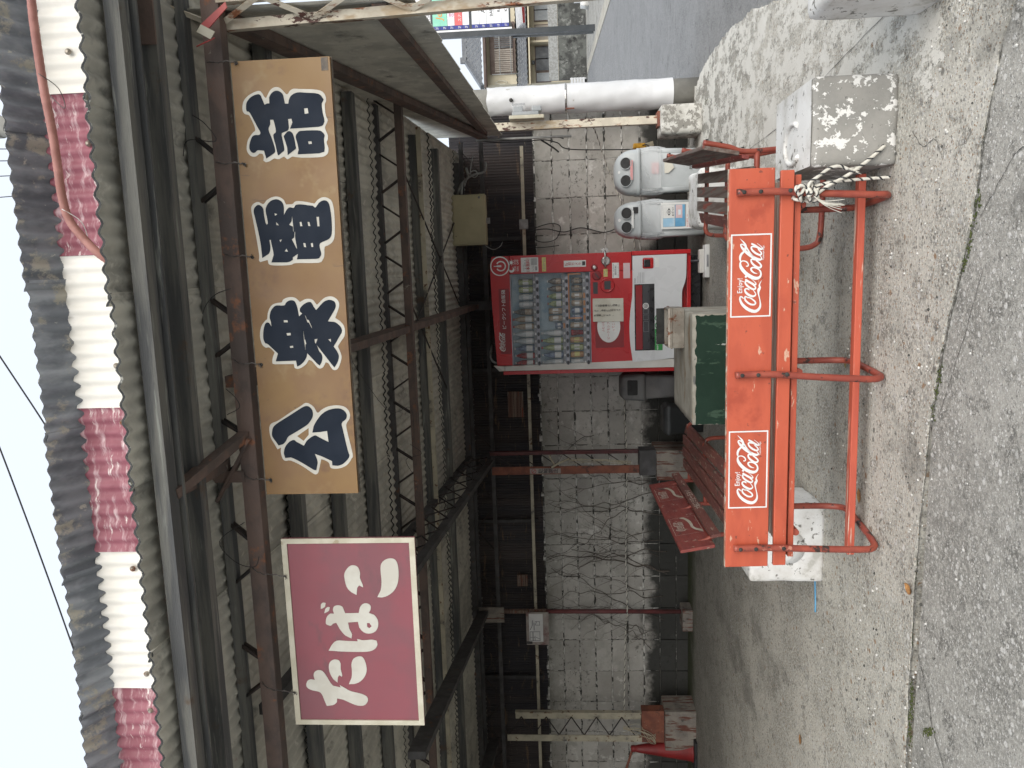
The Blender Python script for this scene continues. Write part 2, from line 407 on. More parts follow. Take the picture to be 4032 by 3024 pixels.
# ------------------------------------------------------------------ mesh helpers
ORG = {}
def tag(o, label=None, cat=None, group=None, kind=None):
    if label: o['label'] = label
    if cat: o['category'] = cat
    if group: o['group'] = group
    if kind: o['kind'] = kind
    return o
def thing(name, label, cat, loc=(0, 0, 0), rz=0, group=None, kind=None):
    o = bpy.data.objects.new(name, None)
    o.empty_display_size = .1
    col.objects.link(o)
    o.location = loc
    o.rotation_euler = (0, 0, rz)
    ORG[o.name] = Vector(loc)
    return tag(o, label, cat, group, kind)
def link(name, me, mat, parent=None, loc=None):
    o = bpy.data.objects.new(name, me)
    if mat and not me.materials: me.materials.append(MATS[mat])
    col.objects.link(o)
    if parent: o.parent = parent
    if loc is not None: o.location = loc
    return o

class MB:
    def __init__(s): s.v = []; s.f = []; s.sm = []
    def quad_box(s, P8, smooth=False):
        n = len(s.v); s.v += [Vector(p) for p in P8]
        for f in ((0, 3, 2, 1), (4, 5, 6, 7), (0, 1, 5, 4), (1, 2, 6, 5), (2, 3, 7, 6), (3, 0, 4, 7)):
            s.f.append(tuple(n+i for i in f)); s.sm.append(smooth)
        return s
    def box(s, x0, x1, y0, y1, z0, z1):
        s.quad_box(((x0, y0, z0), (x1, y0, z0), (x1, y1, z0), (x0, y1, z0), (x0, y0, z1), (x1, y0, z1), (x1, y1, z1), (x0, y1, z1)))
        return s
    def bar(s, p, q, wd, ht, upv=(0, 0, 1)):
        p, q = Vector(p), Vector(q)
        d = (q-p).normalized(); u = Vector(upv)
        sx = d.cross(u)
        if sx.length < 1e-4: sx = d.cross(Vector((1, 0, 0)))
        sx.normalize(); u = sx.cross(d)
        a, b = sx*wd/2, u*ht/2
        s.quad_box((p-a-b, p+a-b, q+a-b, q-a-b, p-a+b, p+a+b, q+a+b, q-a+b))
        return s
    def tube(s, pts, r, n=8, caps=True):
        pts = [Vector(p) for p in pts]
        rr = r if isinstance(r, (list, tuple)) else [r]*len(pts)
        base = len(s.v); prev = None
        for i, p in enumerate(pts):
            d = (pts[min(i+1, len(pts)-1)] - pts[max(i-1, 0)])
            if d.length < 1e-9: d = Vector((0, 0, 1))
            d.normalize()
            if prev is None:
                a = d.cross(Vector((0, 0, 1)))
                if a.length < 1e-3: a = d.cross(Vector((1, 0, 0)))
            else:
                a = prev - d*prev.dot(d)
            a.normalize(); prev = a
            b = d.cross(a)
            for j in range(n):
                t = 2*PI*j/n
                s.v.append(p + a*math.cos(t)*rr[i] + b*math.sin(t)*rr[i])
        for i in range(len(pts)-1):
            for j in range(n):
                k = base+i*n
                s.f.append((k+j, k+(j+1) % n, k+n+(j+1) % n, k+n+j)); s.sm.append(True)
        if caps:
            s.f.append(tuple(base+j for j in reversed(range(n)))); s.sm.append(False)
            s.f.append(tuple(base+(len(pts)-1)*n+j for j in range(n))); s.sm.append(False)
        return s
    def lathe(s, prof, c=(0, 0, 0), n=24, axis='z', caps=True):
        base = len(s.v); c = Vector(c)
        for (r, h) in prof:
            for j in range(n):
                t = 2*PI*j/n
                if axis == 'z': v = Vector((r*math.cos(t), r*math.sin(t), h))
                elif axis == 'y': v = Vector((r*math.cos(t), h, r*math.sin(t)))
                else: v = Vector((h, r*math.cos(t), r*math.sin(t)))
                s.v.append(c+v)
        for i in range(len(prof)-1):
            for j in range(n):
                k = base+i*n
                s.f.append((k+j, k+(j+1) % n, k+n+(j+1) % n, k+n+j)); s.sm.append(True)
        if caps:
            s.f.append(tuple(base+j for j in reversed(range(n)))); s.sm.append(False)
            s.f.append(tuple(base+(len(prof)-1)*n+j for j in range(n))); s.sm.append(False)
        return s
    def loft(s, rings, caps=True, smooth=True):
        base = len(s.v); n = len(rings[0])
        for r in rings: s.v += [Vector(p) for p in r]
        for i in range(len(rings)-1):
            for j in range(n):
                k = base+i*n
                s.f.append((k+j, k+(j+1) % n, k+n+(j+1) % n, k+n+j)); s.sm.append(smooth)
        if caps:
            s.f.append(tuple(base+j for j in reversed(range(n)))); s.sm.append(False)
            s.f.append(tuple(base+(len(rings)-1)*n+j for j in range(n))); s.sm.append(False)
        return s
    def mesh(s, name, org=None):
        me = bpy.data.meshes.new(name)
        o = Vector(org) if org is not None else Vector((0, 0, 0))
        me.from_pydata([tuple(v-o) for v in s.v], [], s.f)
        me.polygons.foreach_set('use_smooth', s.sm)
        me.update()
        return me
    def build(s, name, mat, parent=None, local=False):
        """verts in world axes about the parent's base (local=True: already relative to it)"""
        root = parent
        while root is not None and root.parent is not None: root = root.parent
        org = ORG.get(root.name) if (root is not None and not local) else None
        return link(name, s.mesh(name, org), mat, parent)

def bevelled(name, mat, parent, x0, x1, y0, y1, z0, z1, bev=.01, seg=2, local=False, jitter=0, taper=None):
    bm = bmesh.new()
    m = MB().box(x0, x1, y0, y1, z0, z1)
    cx, cy = (x0+x1)/2, (y0+y1)/2
    vs = []
    for v in m.v:
        q = Vector(v)
        if taper and q.z > (z0+z1)/2:
            q.x = cx+(q.x-cx)*taper; q.y = cy+(q.y-cy)*taper
        if jitter: q += Vector((random.uniform(-1, 1), random.uniform(-1, 1), random.uniform(-1, 1)))*jitter
        vs.append(bm.verts.new(q))
    for f in m.f: bm.faces.new([vs[i] for i in f])
    bmesh.ops.bevel(bm, geom=list(bm.edges), offset=bev, segments=seg, affect='EDGES', profile=.6)
    root = parent
    while root is not None and root.parent is not None: root = root.parent
    if root is not None and not local: bmesh.ops.translate(bm, verts=bm.verts, vec=-ORG[root.name])
    me = bpy.data.meshes.new(name)
    bm.to_mesh(me); bm.free()
    return link(name, me, mat, parent)

def fill2d(polys):
    """polys: [outer, hole, ...] 2-D rings -> flat triangulated verts/faces"""
    cu = bpy.data.curves.new('tmp', 'CURVE'); cu.dimensions = '2D'; cu.fill_mode = 'BOTH'
    for ring in polys:
        sp = cu.splines.new('POLY'); sp.points.add(len(ring)-1)
        for i, p in enumerate(ring): sp.points[i].co = (p[0], p[1], 0, 1)
        sp.use_cyclic_u = True
    return curve_mesh(cu)
def curve_mesh(cu):
    o = bpy.data.objects.new('tmp', cu); col.objects.link(o)
    dg = bpy.context.evaluated_depsgraph_get()
    me = bpy.data.meshes.new_from_object(o.evaluated_get(dg))
    vs = [v.co.copy() for v in me.vertices]; fs = [tuple(p.vertices) for p in me.polygons]
    bpy.data.objects.remove(o); bpy.data.curves.remove(cu); bpy.data.meshes.remove(me)
    return vs, fs
def smooth_ring(ring, n=3):
    """Catmull-Rom through a closed ring"""
    L = len(ring); outp = []
    for i in range(L):
        p0, p1, p2, p3 = (Vector(ring[(i+k-1) % L][:2]) for k in range(4))
        if (p1-p0).angle(p2-p1, 0) > 1.1 or (p2-p1).angle(p3-p2, 0) > 1.1:
            outp.append(tuple(p1)); continue
        for j in range(n):
            t = j/n
            q = .5*((2*p1)+(p2-p0)*t+(2*p0-5*p1+4*p2-p3)*t*t+(3*p1-p0-3*p2+p3)*t*t*t)
            outp.append(tuple(q))
    return outp
def catmull(pts, n=6):
    P = [Vector(p) for p in pts]; outp = []
    for i in range(len(P)-1):
        p0, p1, p2, p3 = P[max(i-1, 0)], P[i], P[i+1], P[min(i+2, len(P)-1)]
        for j in range(n):
            t = j/n
            outp.append(.5*((2*p1)+(p2-p0)*t+(2*p0-5*p1+4*p2-p3)*t*t+(3*p1-p0-3*p2+p3)*t*t*t))
    outp.append(P[-1])
    return outp

from mathutils import noise as mnoise
def rough_block(name, mat, parent, x0, x1, y0, y1, z0, z1, bev=.018, chip=.02, amp=.004, res=.03, seed=0):
    """cast concrete block: eroded arrises, chipped corners, slightly uneven faces"""
    nx, ny, nz = (max(3, int(d/res)) for d in (x1-x0, y1-y0, z1-z0))
    c = Vector(((x0+x1)/2, (y0+y1)/2, (z0+z1)/2)); h = Vector(((x1-x0)/2, (y1-y0)/2, (z1-z0)/2))
    idx = {}; vs = []; fs = []
    def vid(i, j, k):
        if (i, j, k) not in idx:
            p = Vector((x0+(x1-x0)*i/nx, y0+(y1-y0)*j/ny, z0+(z1-z0)*k/nz))
            q = p-c
            e = mnoise.noise(p*9+Vector((seed, 0, 0)))
            r = bev*(1+.5*e)+chip*max(0, mnoise.noise(p*6+Vector((0, seed, 3)))-.18)*2.2
            core = Vector((max(-h.x+r, min(h.x-r, q.x)), max(-h.y+r, min(h.y-r, q.y)), max(-h.z+r, min(h.z-r, q.z))))
            d = q-core
            if d.length > r: q = core+d.normalized()*r
            q += q.normalized()*amp*mnoise.noise(p*14+Vector((seed, 5, 0)))
            idx[(i, j, k)] = len(vs); vs.append(tuple(q+c))
        return idx[(i, j, k)]
    for k, flip in ((0, True), (nz, False)):
        for i in range(nx):
            for j in range(ny):
                f = (vid(i, j, k), vid(i+1, j, k), vid(i+1, j+1, k), vid(i, j+1, k)); fs.append(f[::-1] if flip else f)
    for j, flip in ((0, False), (ny, True)):
        for i in range(nx):
            for k in range(nz):
                f = (vid(i, j, k), vid(i+1, j, k), vid(i+1, j, k+1), vid(i, j, k+1)); fs.append(f[::-1] if flip else f)
    for i, flip in ((0, True), (nx, False)):
        for j in range(ny):
            for k in range(nz):
                f = (vid(i, j, k), vid(i, j+1, k), vid(i, j+1, k+1), vid(i, j, k+1)); fs.append(f[::-1] if flip else f)
    root = parent
    while root is not None and root.parent is not None: root = root.parent
    o = ORG[root.name]
    me = bpy.data.meshes.new(name)
    me.from_pydata([tuple(Vector(v)-o) for v in vs], [], fs)
    me.polygons.foreach_set('use_smooth', [True]*len(fs))
    return link(name, me, mat, parent)

class Plane:
    """a flat print surface: origin o, unit axes u (right) and v (up), n towards the viewer"""
    def __init__(s, o, u, v):
        s.o, s.u, s.v = Vector(o), Vector(u).normalized(), Vector(v).normalized()
        s.n = s.u.cross(s.v)
    def at(s, a, b, c=0): return s.o+s.u*a+s.v*b+s.n*c
def put(mb, vs, fs, pl, sc=1, ou=0, ov=0, lift=.002):
    n = len(mb.v)
    mb.v += [pl.at(ou+v[0]*sc, ov+v[1]*sc, lift) for v in vs]
    for f in fs: mb.f.append(tuple(n+i for i in f)); mb.sm.append(False)
def put_poly(mb, ring, pl, sc=1, ou=0, ov=0, lift=.002):
    vs, fs = fill2d(ring if isinstance(ring[0][0], (tuple, list)) else [ring])
    put(mb, vs, fs, pl, sc, ou, ov, lift)
def put_rect(mb, pl, a0, a1, b0, b1, lift=.002):
    put(mb, [(a0, b0), (a1, b0), (a1, b1), (a0, b1)], [(0, 1, 2, 3)], pl, lift=lift)
def put_disc(mb, pl, a, b, r, lift=.002, n=28, r2=0):
    if r2:
        vs = [(a+math.cos(2*PI*i/n)*q, b+math.sin(2*PI*i/n)*q) for i in range(n) for q in (r, r2)]
        fs = [(2*i, (2*i+2) % (2*n), (2*i+3) % (2*n), 2*i+1) for i in range(n)]
    else:
        vs = [(a+math.cos(2*PI*i/n)*r, b+math.sin(2*PI*i/n)*r) for i in range(n)]; fs = [tuple(range(n))]
    put(mb, vs, fs, pl, lift=lift)
def put_frame(mb, pl, a0, a1, b0, b1, t, lift=.002):
    vs = [(a0, b0), (a1, b0), (a1, b1), (a0, b1), (a0+t, b0+t), (a1-t, b0+t), (a1-t, b1-t), (a0+t, b1-t)]
    put(mb, vs, [(0, 1, 5, 4), (1, 2, 6, 5), (2, 3, 7, 6), (3, 0, 4, 7)], pl, lift=lift)
def put_dashes(mb, pl, a0, a1, b, h, lift=.0028, cell=None):
    """a line of print too small to read: short uneven dashes"""
    a = a0; cell = cell or h
    while a < a1:
        wd = cell*random.uniform(.5, .95)
        if random.random() < .88: put_rect(mb, pl, a, min(a+wd, a1), b, b+h*random.uniform(.6, 1), lift)
        a += cell*1.12
_txt = {}
def put_text(mb, body, pl, a, b, size, lift=.002, width=None, bold=0.0, vertical=False, shear=0.0):
    if vertical:
        for i, ch in enumerate(body): put_text(mb, ch, pl, a, b-i*size*1.02, size, lift, None, bold)
        return
    key = (body, bold)
    if key not in _txt:
        cu = bpy.data.curves.new('tmp', 'FONT'); cu.body = body; cu.size = 1.0; cu.offset = bold; cu.resolution_u = 2
        _txt[key] = curve_mesh(cu)
    vs, fs = _txt[key]
    if not vs: return
    x0 = min(v[0] for v in vs); x1 = max(v[0] for v in vs)
    kx = (width/max(x1-x0, 1e-6)) if width else size
    vs2 = [((v[0]-x0)*kx+shear*v[1]*size, v[1]*size) for v in vs]
    put(mb, vs2, fs, pl, 1, a, b, lift)
def put_strokes(mb, strokes, pl, sc, ou, ov, lift=.002):
    for si, st in enumerate(strokes):
        pts = catmull([(p[0], p[1], p[2]) for p in st], 5 if len(st) > 2 else 1)
        n = len(mb.v); lf = lift+si*.00012
        for i, p in enumerate(pts):
            a = pts[max(i-1, 0)]; c = pts[min(i+1, len(pts)-1)]
            d = Vector((c.x-a.x, c.y-a.y))
            if d.length < 1e-6: d = Vector((1, 0))
            d.normalize(); h = max(p.z, 1)/2
            for sg in (-1, 1):
                mb.v.append(pl.at(ou+(p.x-d.y*h*sg)*sc, ov+(p.y+d.x*h*sg)*sc, lf))
        for i in range(len(pts)-1):
            k = n+2*i
            mb.f.append((k, k+1, k+3, k+2)); mb.sm.append(False)

def corrugated(name, width, length, pitch, amp, thick, seg=6, edge=None):
    """wavy sheet, x across the waves, grooves along y; origin at the middle of its front edge"""
    mb = MB(); n = int(round(width/pitch*seg)); nl = 2
    xs = [-width/2+width*i/n for i in range(n+1)]
    zf = lambda x: amp*math.cos(2*PI*(x+width/2)/pitch)
    for side, off in ((0, thick/2), (1, -thick/2)):
        b = len(mb.v)
        for j in range(nl):
            for x in xs: mb.v.append(Vector((x, length*j/(nl-1), zf(x)+off)))
        for i in range(n):
            f = (b+i, b+i+1, b+n+1+i+1, b+n+1+i)
            mb.f.append(f if side == 0 else f[::-1]); mb.sm.append(True)
    for y in (0, length):
        b = len(mb.v)
        for x in xs: mb.v += [Vector((x, y, zf(x)+thick/2)), Vector((x, y, zf(x)-thick/2))]
        for i in range(n):
            mb.f.append((b+2*i, b+2*i+1, b+2*i+3, b+2*i+2)); mb.sm.append(False)
    ends = (2*n, 4*n)
    for x in (xs[0], xs[-1]):
        b = len(mb.v)
        mb.v += [Vector((x, 0, zf(x)+thick/2)), Vector((x, 0, zf(x)-thick/2)), Vector((x, length, zf(x)-thick/2)), Vector((x, length, zf(x)+thick/2))]
        mb.f.append((b, b+1, b+2, b+3)); mb.sm.append(False)
    me = mb.mesh(name)
    if edge:
        for i in range(ends[0], ends[1]): me.polygons[i].material_index = 1
    return me

# ================================================================== ground, road, slabs
def slab(name, ring, ztop, zbot, mat, kind='structure', rough=0.0, parent=None, lip=0.0):
    rg = []
    for i, p in enumerate(ring):
        q = ring[(i+1) % len(ring)]
        d = math.hypot(q[0]-p[0], q[1]-p[1])
        n = max(1, int(d/.05)) if (rough and d < 9) else 1
        for j in range(n):
            t = j/n
            j_ = rough if (j and n > 1) else 0
            rg.append((p[0]+(q[0]-p[0])*t+random.uniform(-j_, j_), p[1]+(q[1]-p[1])*t+random.uniform(-j_, j_)))
    vs, fs = fill2d([rg])
    mb = MB()
    mb.v = [Vector((v[0], v[1], ztop)) for v in vs]
    area = sum((rg[i][0]*rg[(i+1) % len(rg)][1]-rg[(i+1) % len(rg)][0]*rg[i][1]) for i in range(len(rg)))
    for f in fs: mb.f.append(f); mb.sm.append(False)
    n = len(mb.v)
    for p in rg: mb.v += [Vector((p[0], p[1], ztop)), Vector((p[0], p[1], zbot))]
    L = len(rg)
    for i in range(L):
        a, b = n+2*i, n+2*((i+1) % L)
        mb.f.append((a, a+1, b+1, b) if area > 0 else (a, b, b+1, a+1)); mb.sm.append(False)
    o = link(name, mb.mesh(name), mat, parent)
    # make sure the top looks up
    me = o.data
    bm = bmesh.new(); bm.from_mesh(me); bmesh.ops.recalc_face_normals(bm, faces=bm.faces); bm.to_mesh(me); bm.free()
    return tag(o, kind=kind)

gm = MB(); gm.v = [Vector(p) for p in ((-400, -400, -.12), (400, -400, -.12), (400, 600, -.12), (-400, 600, -.12))]; gm.f = [(0, 1, 2, 3)]; gm.sm = [False]
tag(gm.build('ground', 'soil'), kind='structure')
FRONT = [(-9.0, 3.16), (-3.2, 3.16), (-2.164, 3.15), (-1.692, 3.146), (-1.293, 3.136), (-.797, 3.093), (-.45, 3.03), (-.188, 2.95), (.1, 2.84), (.362, 2.80), (.657, 2.72), (.95, 2.55), (1.25, 2.35)]
slab('shed_floor', FRONT+[(1.42, 3.6), (1.56, 5.0), (1.70, 5.6), (1.80, 6.0), (1.897, 6.86), (1.92, 7.7), (1.88, 8.2), (1.80, 8.45), (1.95, 9.3), (-9.0, 9.3)], 0, -.11, 'floor_concrete', rough=.014)
slab('front_pavement', [(-9, -6), (1.0, -6), (1.35, 2.6), (1.2, 3.0), (-9, 3.3)], -.007, -.11, 'front_concrete')
slab('road', [(.9, -30), (4.2, -30), (4.95, 5.8), (7.2, 22.5), (9.7, 41.4), (3.0, 41.4), (2.0, 12), (1.2, 9.4), (1.2, 2)], -.060, -.11, 'asphalt')
slab('far_gutter', [(4.97, 5.8), (5.35, 5.8), (7.7, 22.5), (10.1, 41.4), (9.72, 41.4), (7.22, 22.5)], -.045, -.11, 'concrete_cream')
slab('far_pavement', [(5.37, 5.8), (30, 5.8), (30, 41.9), (10.14, 41.9), (7.72, 22.5)], -.050, -.11, 'front_concrete')

# crack filled with moss along the slab edge, plus smaller cracks in the front pavement
def ribbon(pts, width, z, jit=.004):
    mb = MB(); P = catmull([(x, y, 0) for x, y in pts], 8)
    for i, p in enumerate(P):
        d = (P[min(i+1, len(P)-1)]-P[max(i-1, 0)]); d.normalize()
        hw = width*random.uniform(.35, 1.0)/2
        if i in (0, len(P)-1): hw = .0006
        n_ = Vector((-d.y, d.x, 0))
        c = p+n_*random.uniform(-jit, jit)
        mb.v += [c+n_*hw+Vector((0, 0, z)), c-n_*hw+Vector((0, 0, z))]
    for i in range(len(P)-1): mb.f.append((2*i, 2*i+1, 2*i+3, 2*i+2)); mb.sm.append(False)
    return mb
for nm, pts, wd, z, mt in (
        ('edge_joint', [(p[0], p[1]-.012) for p in FRONT[1:11]], .022, -.0034, 'joint_grit'),
        ('pavement_crack', [(-1.62, 3.09), (-1.75, 2.98), (-1.86, 2.93), (-1.98, 2.82), (-2.12, 2.75)], .005, -.0032, 'soot'),
        ('pavement_crack', [(.12, 2.78), (.2, 2.70), (.3, 2.60), (.33, 2.5)], .004, -.0032, 'soot'),
        ('pavement_crack', [(-.62, 3.0), (-.45, 2.92), (-.28, 2.84), (-.05, 2.74)], .0035, -.0032, 'soot'),
        ('floor_crack', [(.62, 8.1), (.80, 6.6), (.86, 5.2), (.98, 4.2), (1.05, 3.4)], .004, .004, 'soot'),
        ('floor_crack', [(.50, 3.32), (.42, 3.22), (.43, 3.12), (.35, 3.05)], .004, .004, 'soot')):
    tag(ribbon(pts, wd, z).build(nm, mt), kind='structure')
mossm = MB()
for (x0, y0, x1, y1, cnt) in ((-2.05, 3.115, -1.78, 3.115, 130), (-1.93, 3.0, -1.88, 2.93, 60), (-.62, 3.045, -.42, 3.0, 60), (-.05, 2.87, .2, 2.79, 90), (-4.9, 8.86, -2.6, 8.86, 240), (1.5, 8.0, 1.55, 7.9, 20)):
    for i in range(cnt):
        t = random.random(); r = random.uniform(.0018, .0055)
        c = (x0+(x1-x0)*t+random.gauss(0, .012), y0+(y1-y0)*t+random.gauss(0, .010 if y0 < 8 else .03), -.004 if y0 < 8 else .001)
        mossm.lathe([(r, 0), (r*.8, r*.45), (r*.25, r*.7)], c, 6)
tag(mossm.build('moss', 'moss'), 'green moss growing in the cracks of the pavement', 'moss', kind='stuff')

# ================================================================== open shed
shed = thing('open_shed', 'open shed with corrugated slate roof on steel lattice frame, red and white fascia', 'shed', (0, 6, 0))
RZ0, RS = 3.0, .0613
roofz = lambda y: RZ0-RS*(y-2.6)
PITCHW = .0635
def place(o, x, y, z, rx=0, ry=0, rz=0, parent=None):
    o.location = Vector((x, y, z))-(ORG[parent.name] if parent else Vector())
    o.rotation_euler = (rx, ry, rz)
rows = ((2.60, 3.98), (3.86, 5.80), (5.66, 7.62), (7.46, 8.72), (8.58, 9.45))
XR = 1.30
for ri, (ya, yb) in enumerate(rows):
    me = corrugated('roof_sheet', .715, yb-ya, PITCHW, .0085, .0105, edge=True)
    me.materials.append(MATS['slate']); me.materials.append(MATS['slate_edge'])
    for ci in range(15):  # leftmost columns lie out of view, there to keep the inside dark
        o = link('roof_sheet', me, None, shed)
        dz = -.011*ri+(.0035 if ci % 2 else -.0035)
        dy = random.uniform(-.012, .012)
        place(o, XR-.357-ci*.667, ya+dy, roofz(ya)+dz-.004, rx=-math.atan(RS)+random.uniform(-.002, .002), parent=shed)
# upper roof that oversails the fascia
me_up = corrugated('upper_roof_sheet', .715, .62, .0675, .0125, .008, edge=True)
me_up.materials.append(MATS['slate_top']); me_up.materials.append(MATS['slate_edge'])
me_fa = corrugated('fascia_sheet', .685, .66, PITCHW, .0075, .005)
me_fb = me_fa.copy()
me_fa.materials.append(MATS['fascia_white']); me_fb.materials.append(MATS['fascia_red'])
for ci in range(15):
    o = link('upper_roof_sheet', me_up, None, shed)
    place(o, XR-.30-ci*.667, 3.185+random.uniform(-.008, .008), 3.722+(.003 if ci % 2 else -.003), rx=-.50, parent=shed)
    o = link('fascia_sheet', me_fb if ci % 2 else me_fa, None, shed)
    place(o, .811+.3425-ci*.686, 3.33, 2.99, rx=R(90), parent=shed)
# roofing screws with caps on the fascia
scr = MB().lathe([(.0135, 0), (.0135, .004), (.006, .009), (.006, .013)], n=12).mesh('screw_cap')
scr.materials.append(MATS['tin_rusty'])
for x, z in ((.98, 3.50), (.60, 3.455), (.30, 3.43), (.10, 3.43), (-.37, 3.44), (-.63, 3.44), (-1.33, 3.47), (-1.86, 3.46), (-2.05, 3.46)):
    o = link('screw_cap', scr, None, shed); place(o, x, 3.322, z, rx=R(90), parent=shed)
# purlins
for y, wd, ht, m in ((2.715, .065, .055, 'purlin_wood'), (3.85, .07, .07, 'purlin_wood'), (4.45, .07, .07, 'purlin_wood'), (5.10, .075, .07, 'purlin_wood'), (6.75, .07, .07, 'purlin_wood'), (7.55, .08, .075, 'purlin_wood'), (8.60, .08, .075, 'steel_dark')):
    zt = roofz(y)-.035
    MB().box(-8.8, 1.16, y-wd/2, y+wd/2, zt-ht, zt).build('purlin', m, shed)
MB().box(-8.8, 1.14, 2.892, 2.950, 2.890, 2.948).build('purlin', 'purlin_wood', shed)
MB().box(-8.8, 1.14, 2.760, 2.772, 2.885, 2.945).build('purlin_batten', 'purlin_wood', shed)

def lattice_x(y, x0, x1, ztop, zbot, cm_top, cm_bot, hh, wd, vees, rodr=.008, name='lattice_beam'):
    """truss along x: bottom chord is the part, top chord and rods are its sub-parts"""
    bot = MB().box(x0, x1, y-wd/2, y+wd/2, zbot, zbot+hh).build(name, cm_bot, shed)
    th = hh if y > 4 else .034
    MB().box(x0, x1, y-wd/2-.002, y+wd/2+.002, ztop-th, ztop).build('top_chord', cm_top, bot)
    for (xa, xm, xb) in vees:
        for dx, q in ((xa, -.012), (xb, .012)):
            for off in (-.014, .014):
                MB().tube([(dx, y+off, ztop-.02), (xm+q+(.02 if dx > xm else -.02), y+off, zbot+hh*.5)], rodr, 6).build('lattice_rod', 'rod_black', bot)
    return bot
v1 = [(.315, .44, .586), (-.333, -.21, -.078), (-.85, -.72, -.60), (-1.352, -1.215, -1.067), (-1.9, -1.77, -1.64), (-2.6, -2.45, -2.3)]
b1 = lattice_x(3.2, -8.8, 1.16, 2.945, 2.762, 'purlin_wood', 'steel_brown', .062, .06, v1, .0085)
MB().box(-8.8, 1.12, 3.164, 3.168, 2.762, 2.835).build('flange', 'steel_brown', b1)
v2 = []
x = 1.1
while x > -8.5: v2.append((x-.16, x, x+.16)); x -= .37
lattice_x(5.78, -8.8, 1.22, 2.800, 2.563, 'steel_dark', 'steel_brown', .055, .065, v2, .0075)
v3 = [(x-.3, x, x+.3) for x in [1.0-i*.62 for i in range(15)]]
lattice_x(8.70, -8.8, 1.4, 2.535, 2.265, 'steel_dark', 'steel_dark', .045, .045, v3, .005)
MB().box(-8.8, 1.22, 6.70, 6.712, 2.60, 2.64).build('flange', 'cream_paint', shed)
# girders that run front to back
g = MB().bar((-.44, 3.2, 2.83), (-.40, 8.62, 2.43), .05, .12).build('girder', 'steel_brown', shed)
MB().bar((-.395, 8.64, 2.60), (-.395, 8.66, 2.20), .10, .012, (0, 1, 0)).build('gusset_plate', 'steel_dark', g)
g = MB().bar((-2.02, 3.25, 2.64), (-2.14, 8.45, 2.285), .05, .07).build('girder', 'steel_dark', shed)
MB().bar((-2.00, 3.25, 2.86), (-2.10, 8.45, 2.52), .05, .06).build('top_chord', 'steel_dark', g)
for i in range(14):
    ya = 4.1+i*.30
    for s_ in (0, 1):
        z0, z1 = 2.64-(ya-3.25)*.0683, 2.86-(ya+.3-3.25)*.0654
        p, q = (-2.06, ya+(.3 if s_ else 0), z0), (-2.04, ya+(0 if s_ else .3), z1)
        MB().tube([p, q], .007, 6).build('lattice_rod', 'rod_black', g)
g = MB().bar((-3.15, 4.6, 2.46), (-4.05, 8.65, 2.47), .05, .12).build('girder', 'steel_dark', shed)
MB().box(-4.17, -3.98, 8.64, 8.652, 2.22, 2.58).build('gusset_plate', 'concrete_rusty', g)
MB().bar((-5.0, 4.6, 2.5), (-5.7, 8.65, 2.40), .05, .12).build('girder', 'steel_dark', shed)
MB().bar((1.055, 3.25, 2.79), (1.37, 8.25, 2.22), .045, .10).build('girder', 'steel_brown', shed)
MB().tube([(-.1, 5.78, 2.62), (-1.15, 7.5, 2.60)], .007, 6).build('brace_rod', 'rod_black', shed)
MB().tube([(-.55, 5.8, 2.62), (.55, 8.5, 2.58)], .007, 6).build('brace_rod', 'rod_black', shed)
MB().tube([(.85, 5.8, 2.62), (-.35, 8.5, 2.58)], .007, 6).build('brace_rod', 'rod_black', shed)
# eave brackets of angle steel in front of the lattice beam
for xb in (-.66, -2.75):
    br = MB().bar((xb, 3.2, 2.80), (xb-.14, 2.74, 2.92), .04, .045).build('eave_bracket', 'steel_brown', shed)
    MB().bar((xb-.02, 3.16, 2.78), (xb-.30, 3.17, 2.95), .012, .05, (0, 1, 0)).build('brace', 'steel_brown', br)
    MB().bar((xb-.19, 3.16, 2.82), (xb-.19, 3.16, 2.98), .05, .012, (0, 1, 0)).build('brace', 'steel_brown', br)
    MB().bar((xb-.14, 3.18, 2.90), (xb-.14, 2.74, 2.915), .045, .02).build('brace', 'steel_brown', br)
# brown strap plate on the purlin near the right end
MB().box(.86, 1.14, 2.878, 2.888, 2.885, 2.952).build('strap_plate', 'steel_brown', shed)

# side skirt of fine corrugated sheet on the street side
SX = lambda y: 1.06+(y-3.2)*.0667
ang = math.atan(.0667)
y = 3.22
me_sk = corrugated('skirt_sheet', .80, 1.05, .032, .0045, .002, seg=4)
me_sk.materials.append(MATS['slate'])
while y < 8.2:
    o = link('skirt_sheet', me_sk, None, shed)
    yc = y+.39
    o.rotation_euler = Matrix.Rotation(PI/2-ang, 3, 'Z').to_4x4().to_3x3().to_euler()
    # waves along y, grooves upright
    m3 = Matrix.Rotation(PI/2-ang, 3, 'Z') @ Matrix.Rotation(PI/2, 3, 'X')
    o.rotation_euler = m3.to_euler()
    o.location = Vector((SX(yc)+.02, yc, 1.985+(yc-3.2)*.012))-ORG[shed.name]
    y += .77
MB().bar((SX(3.25)-.005, 3.25, 2.135), (SX(8.2)-.005, 8.2, 2.195), .035, .06).build('skirt_rail', 'steel_brown', shed)

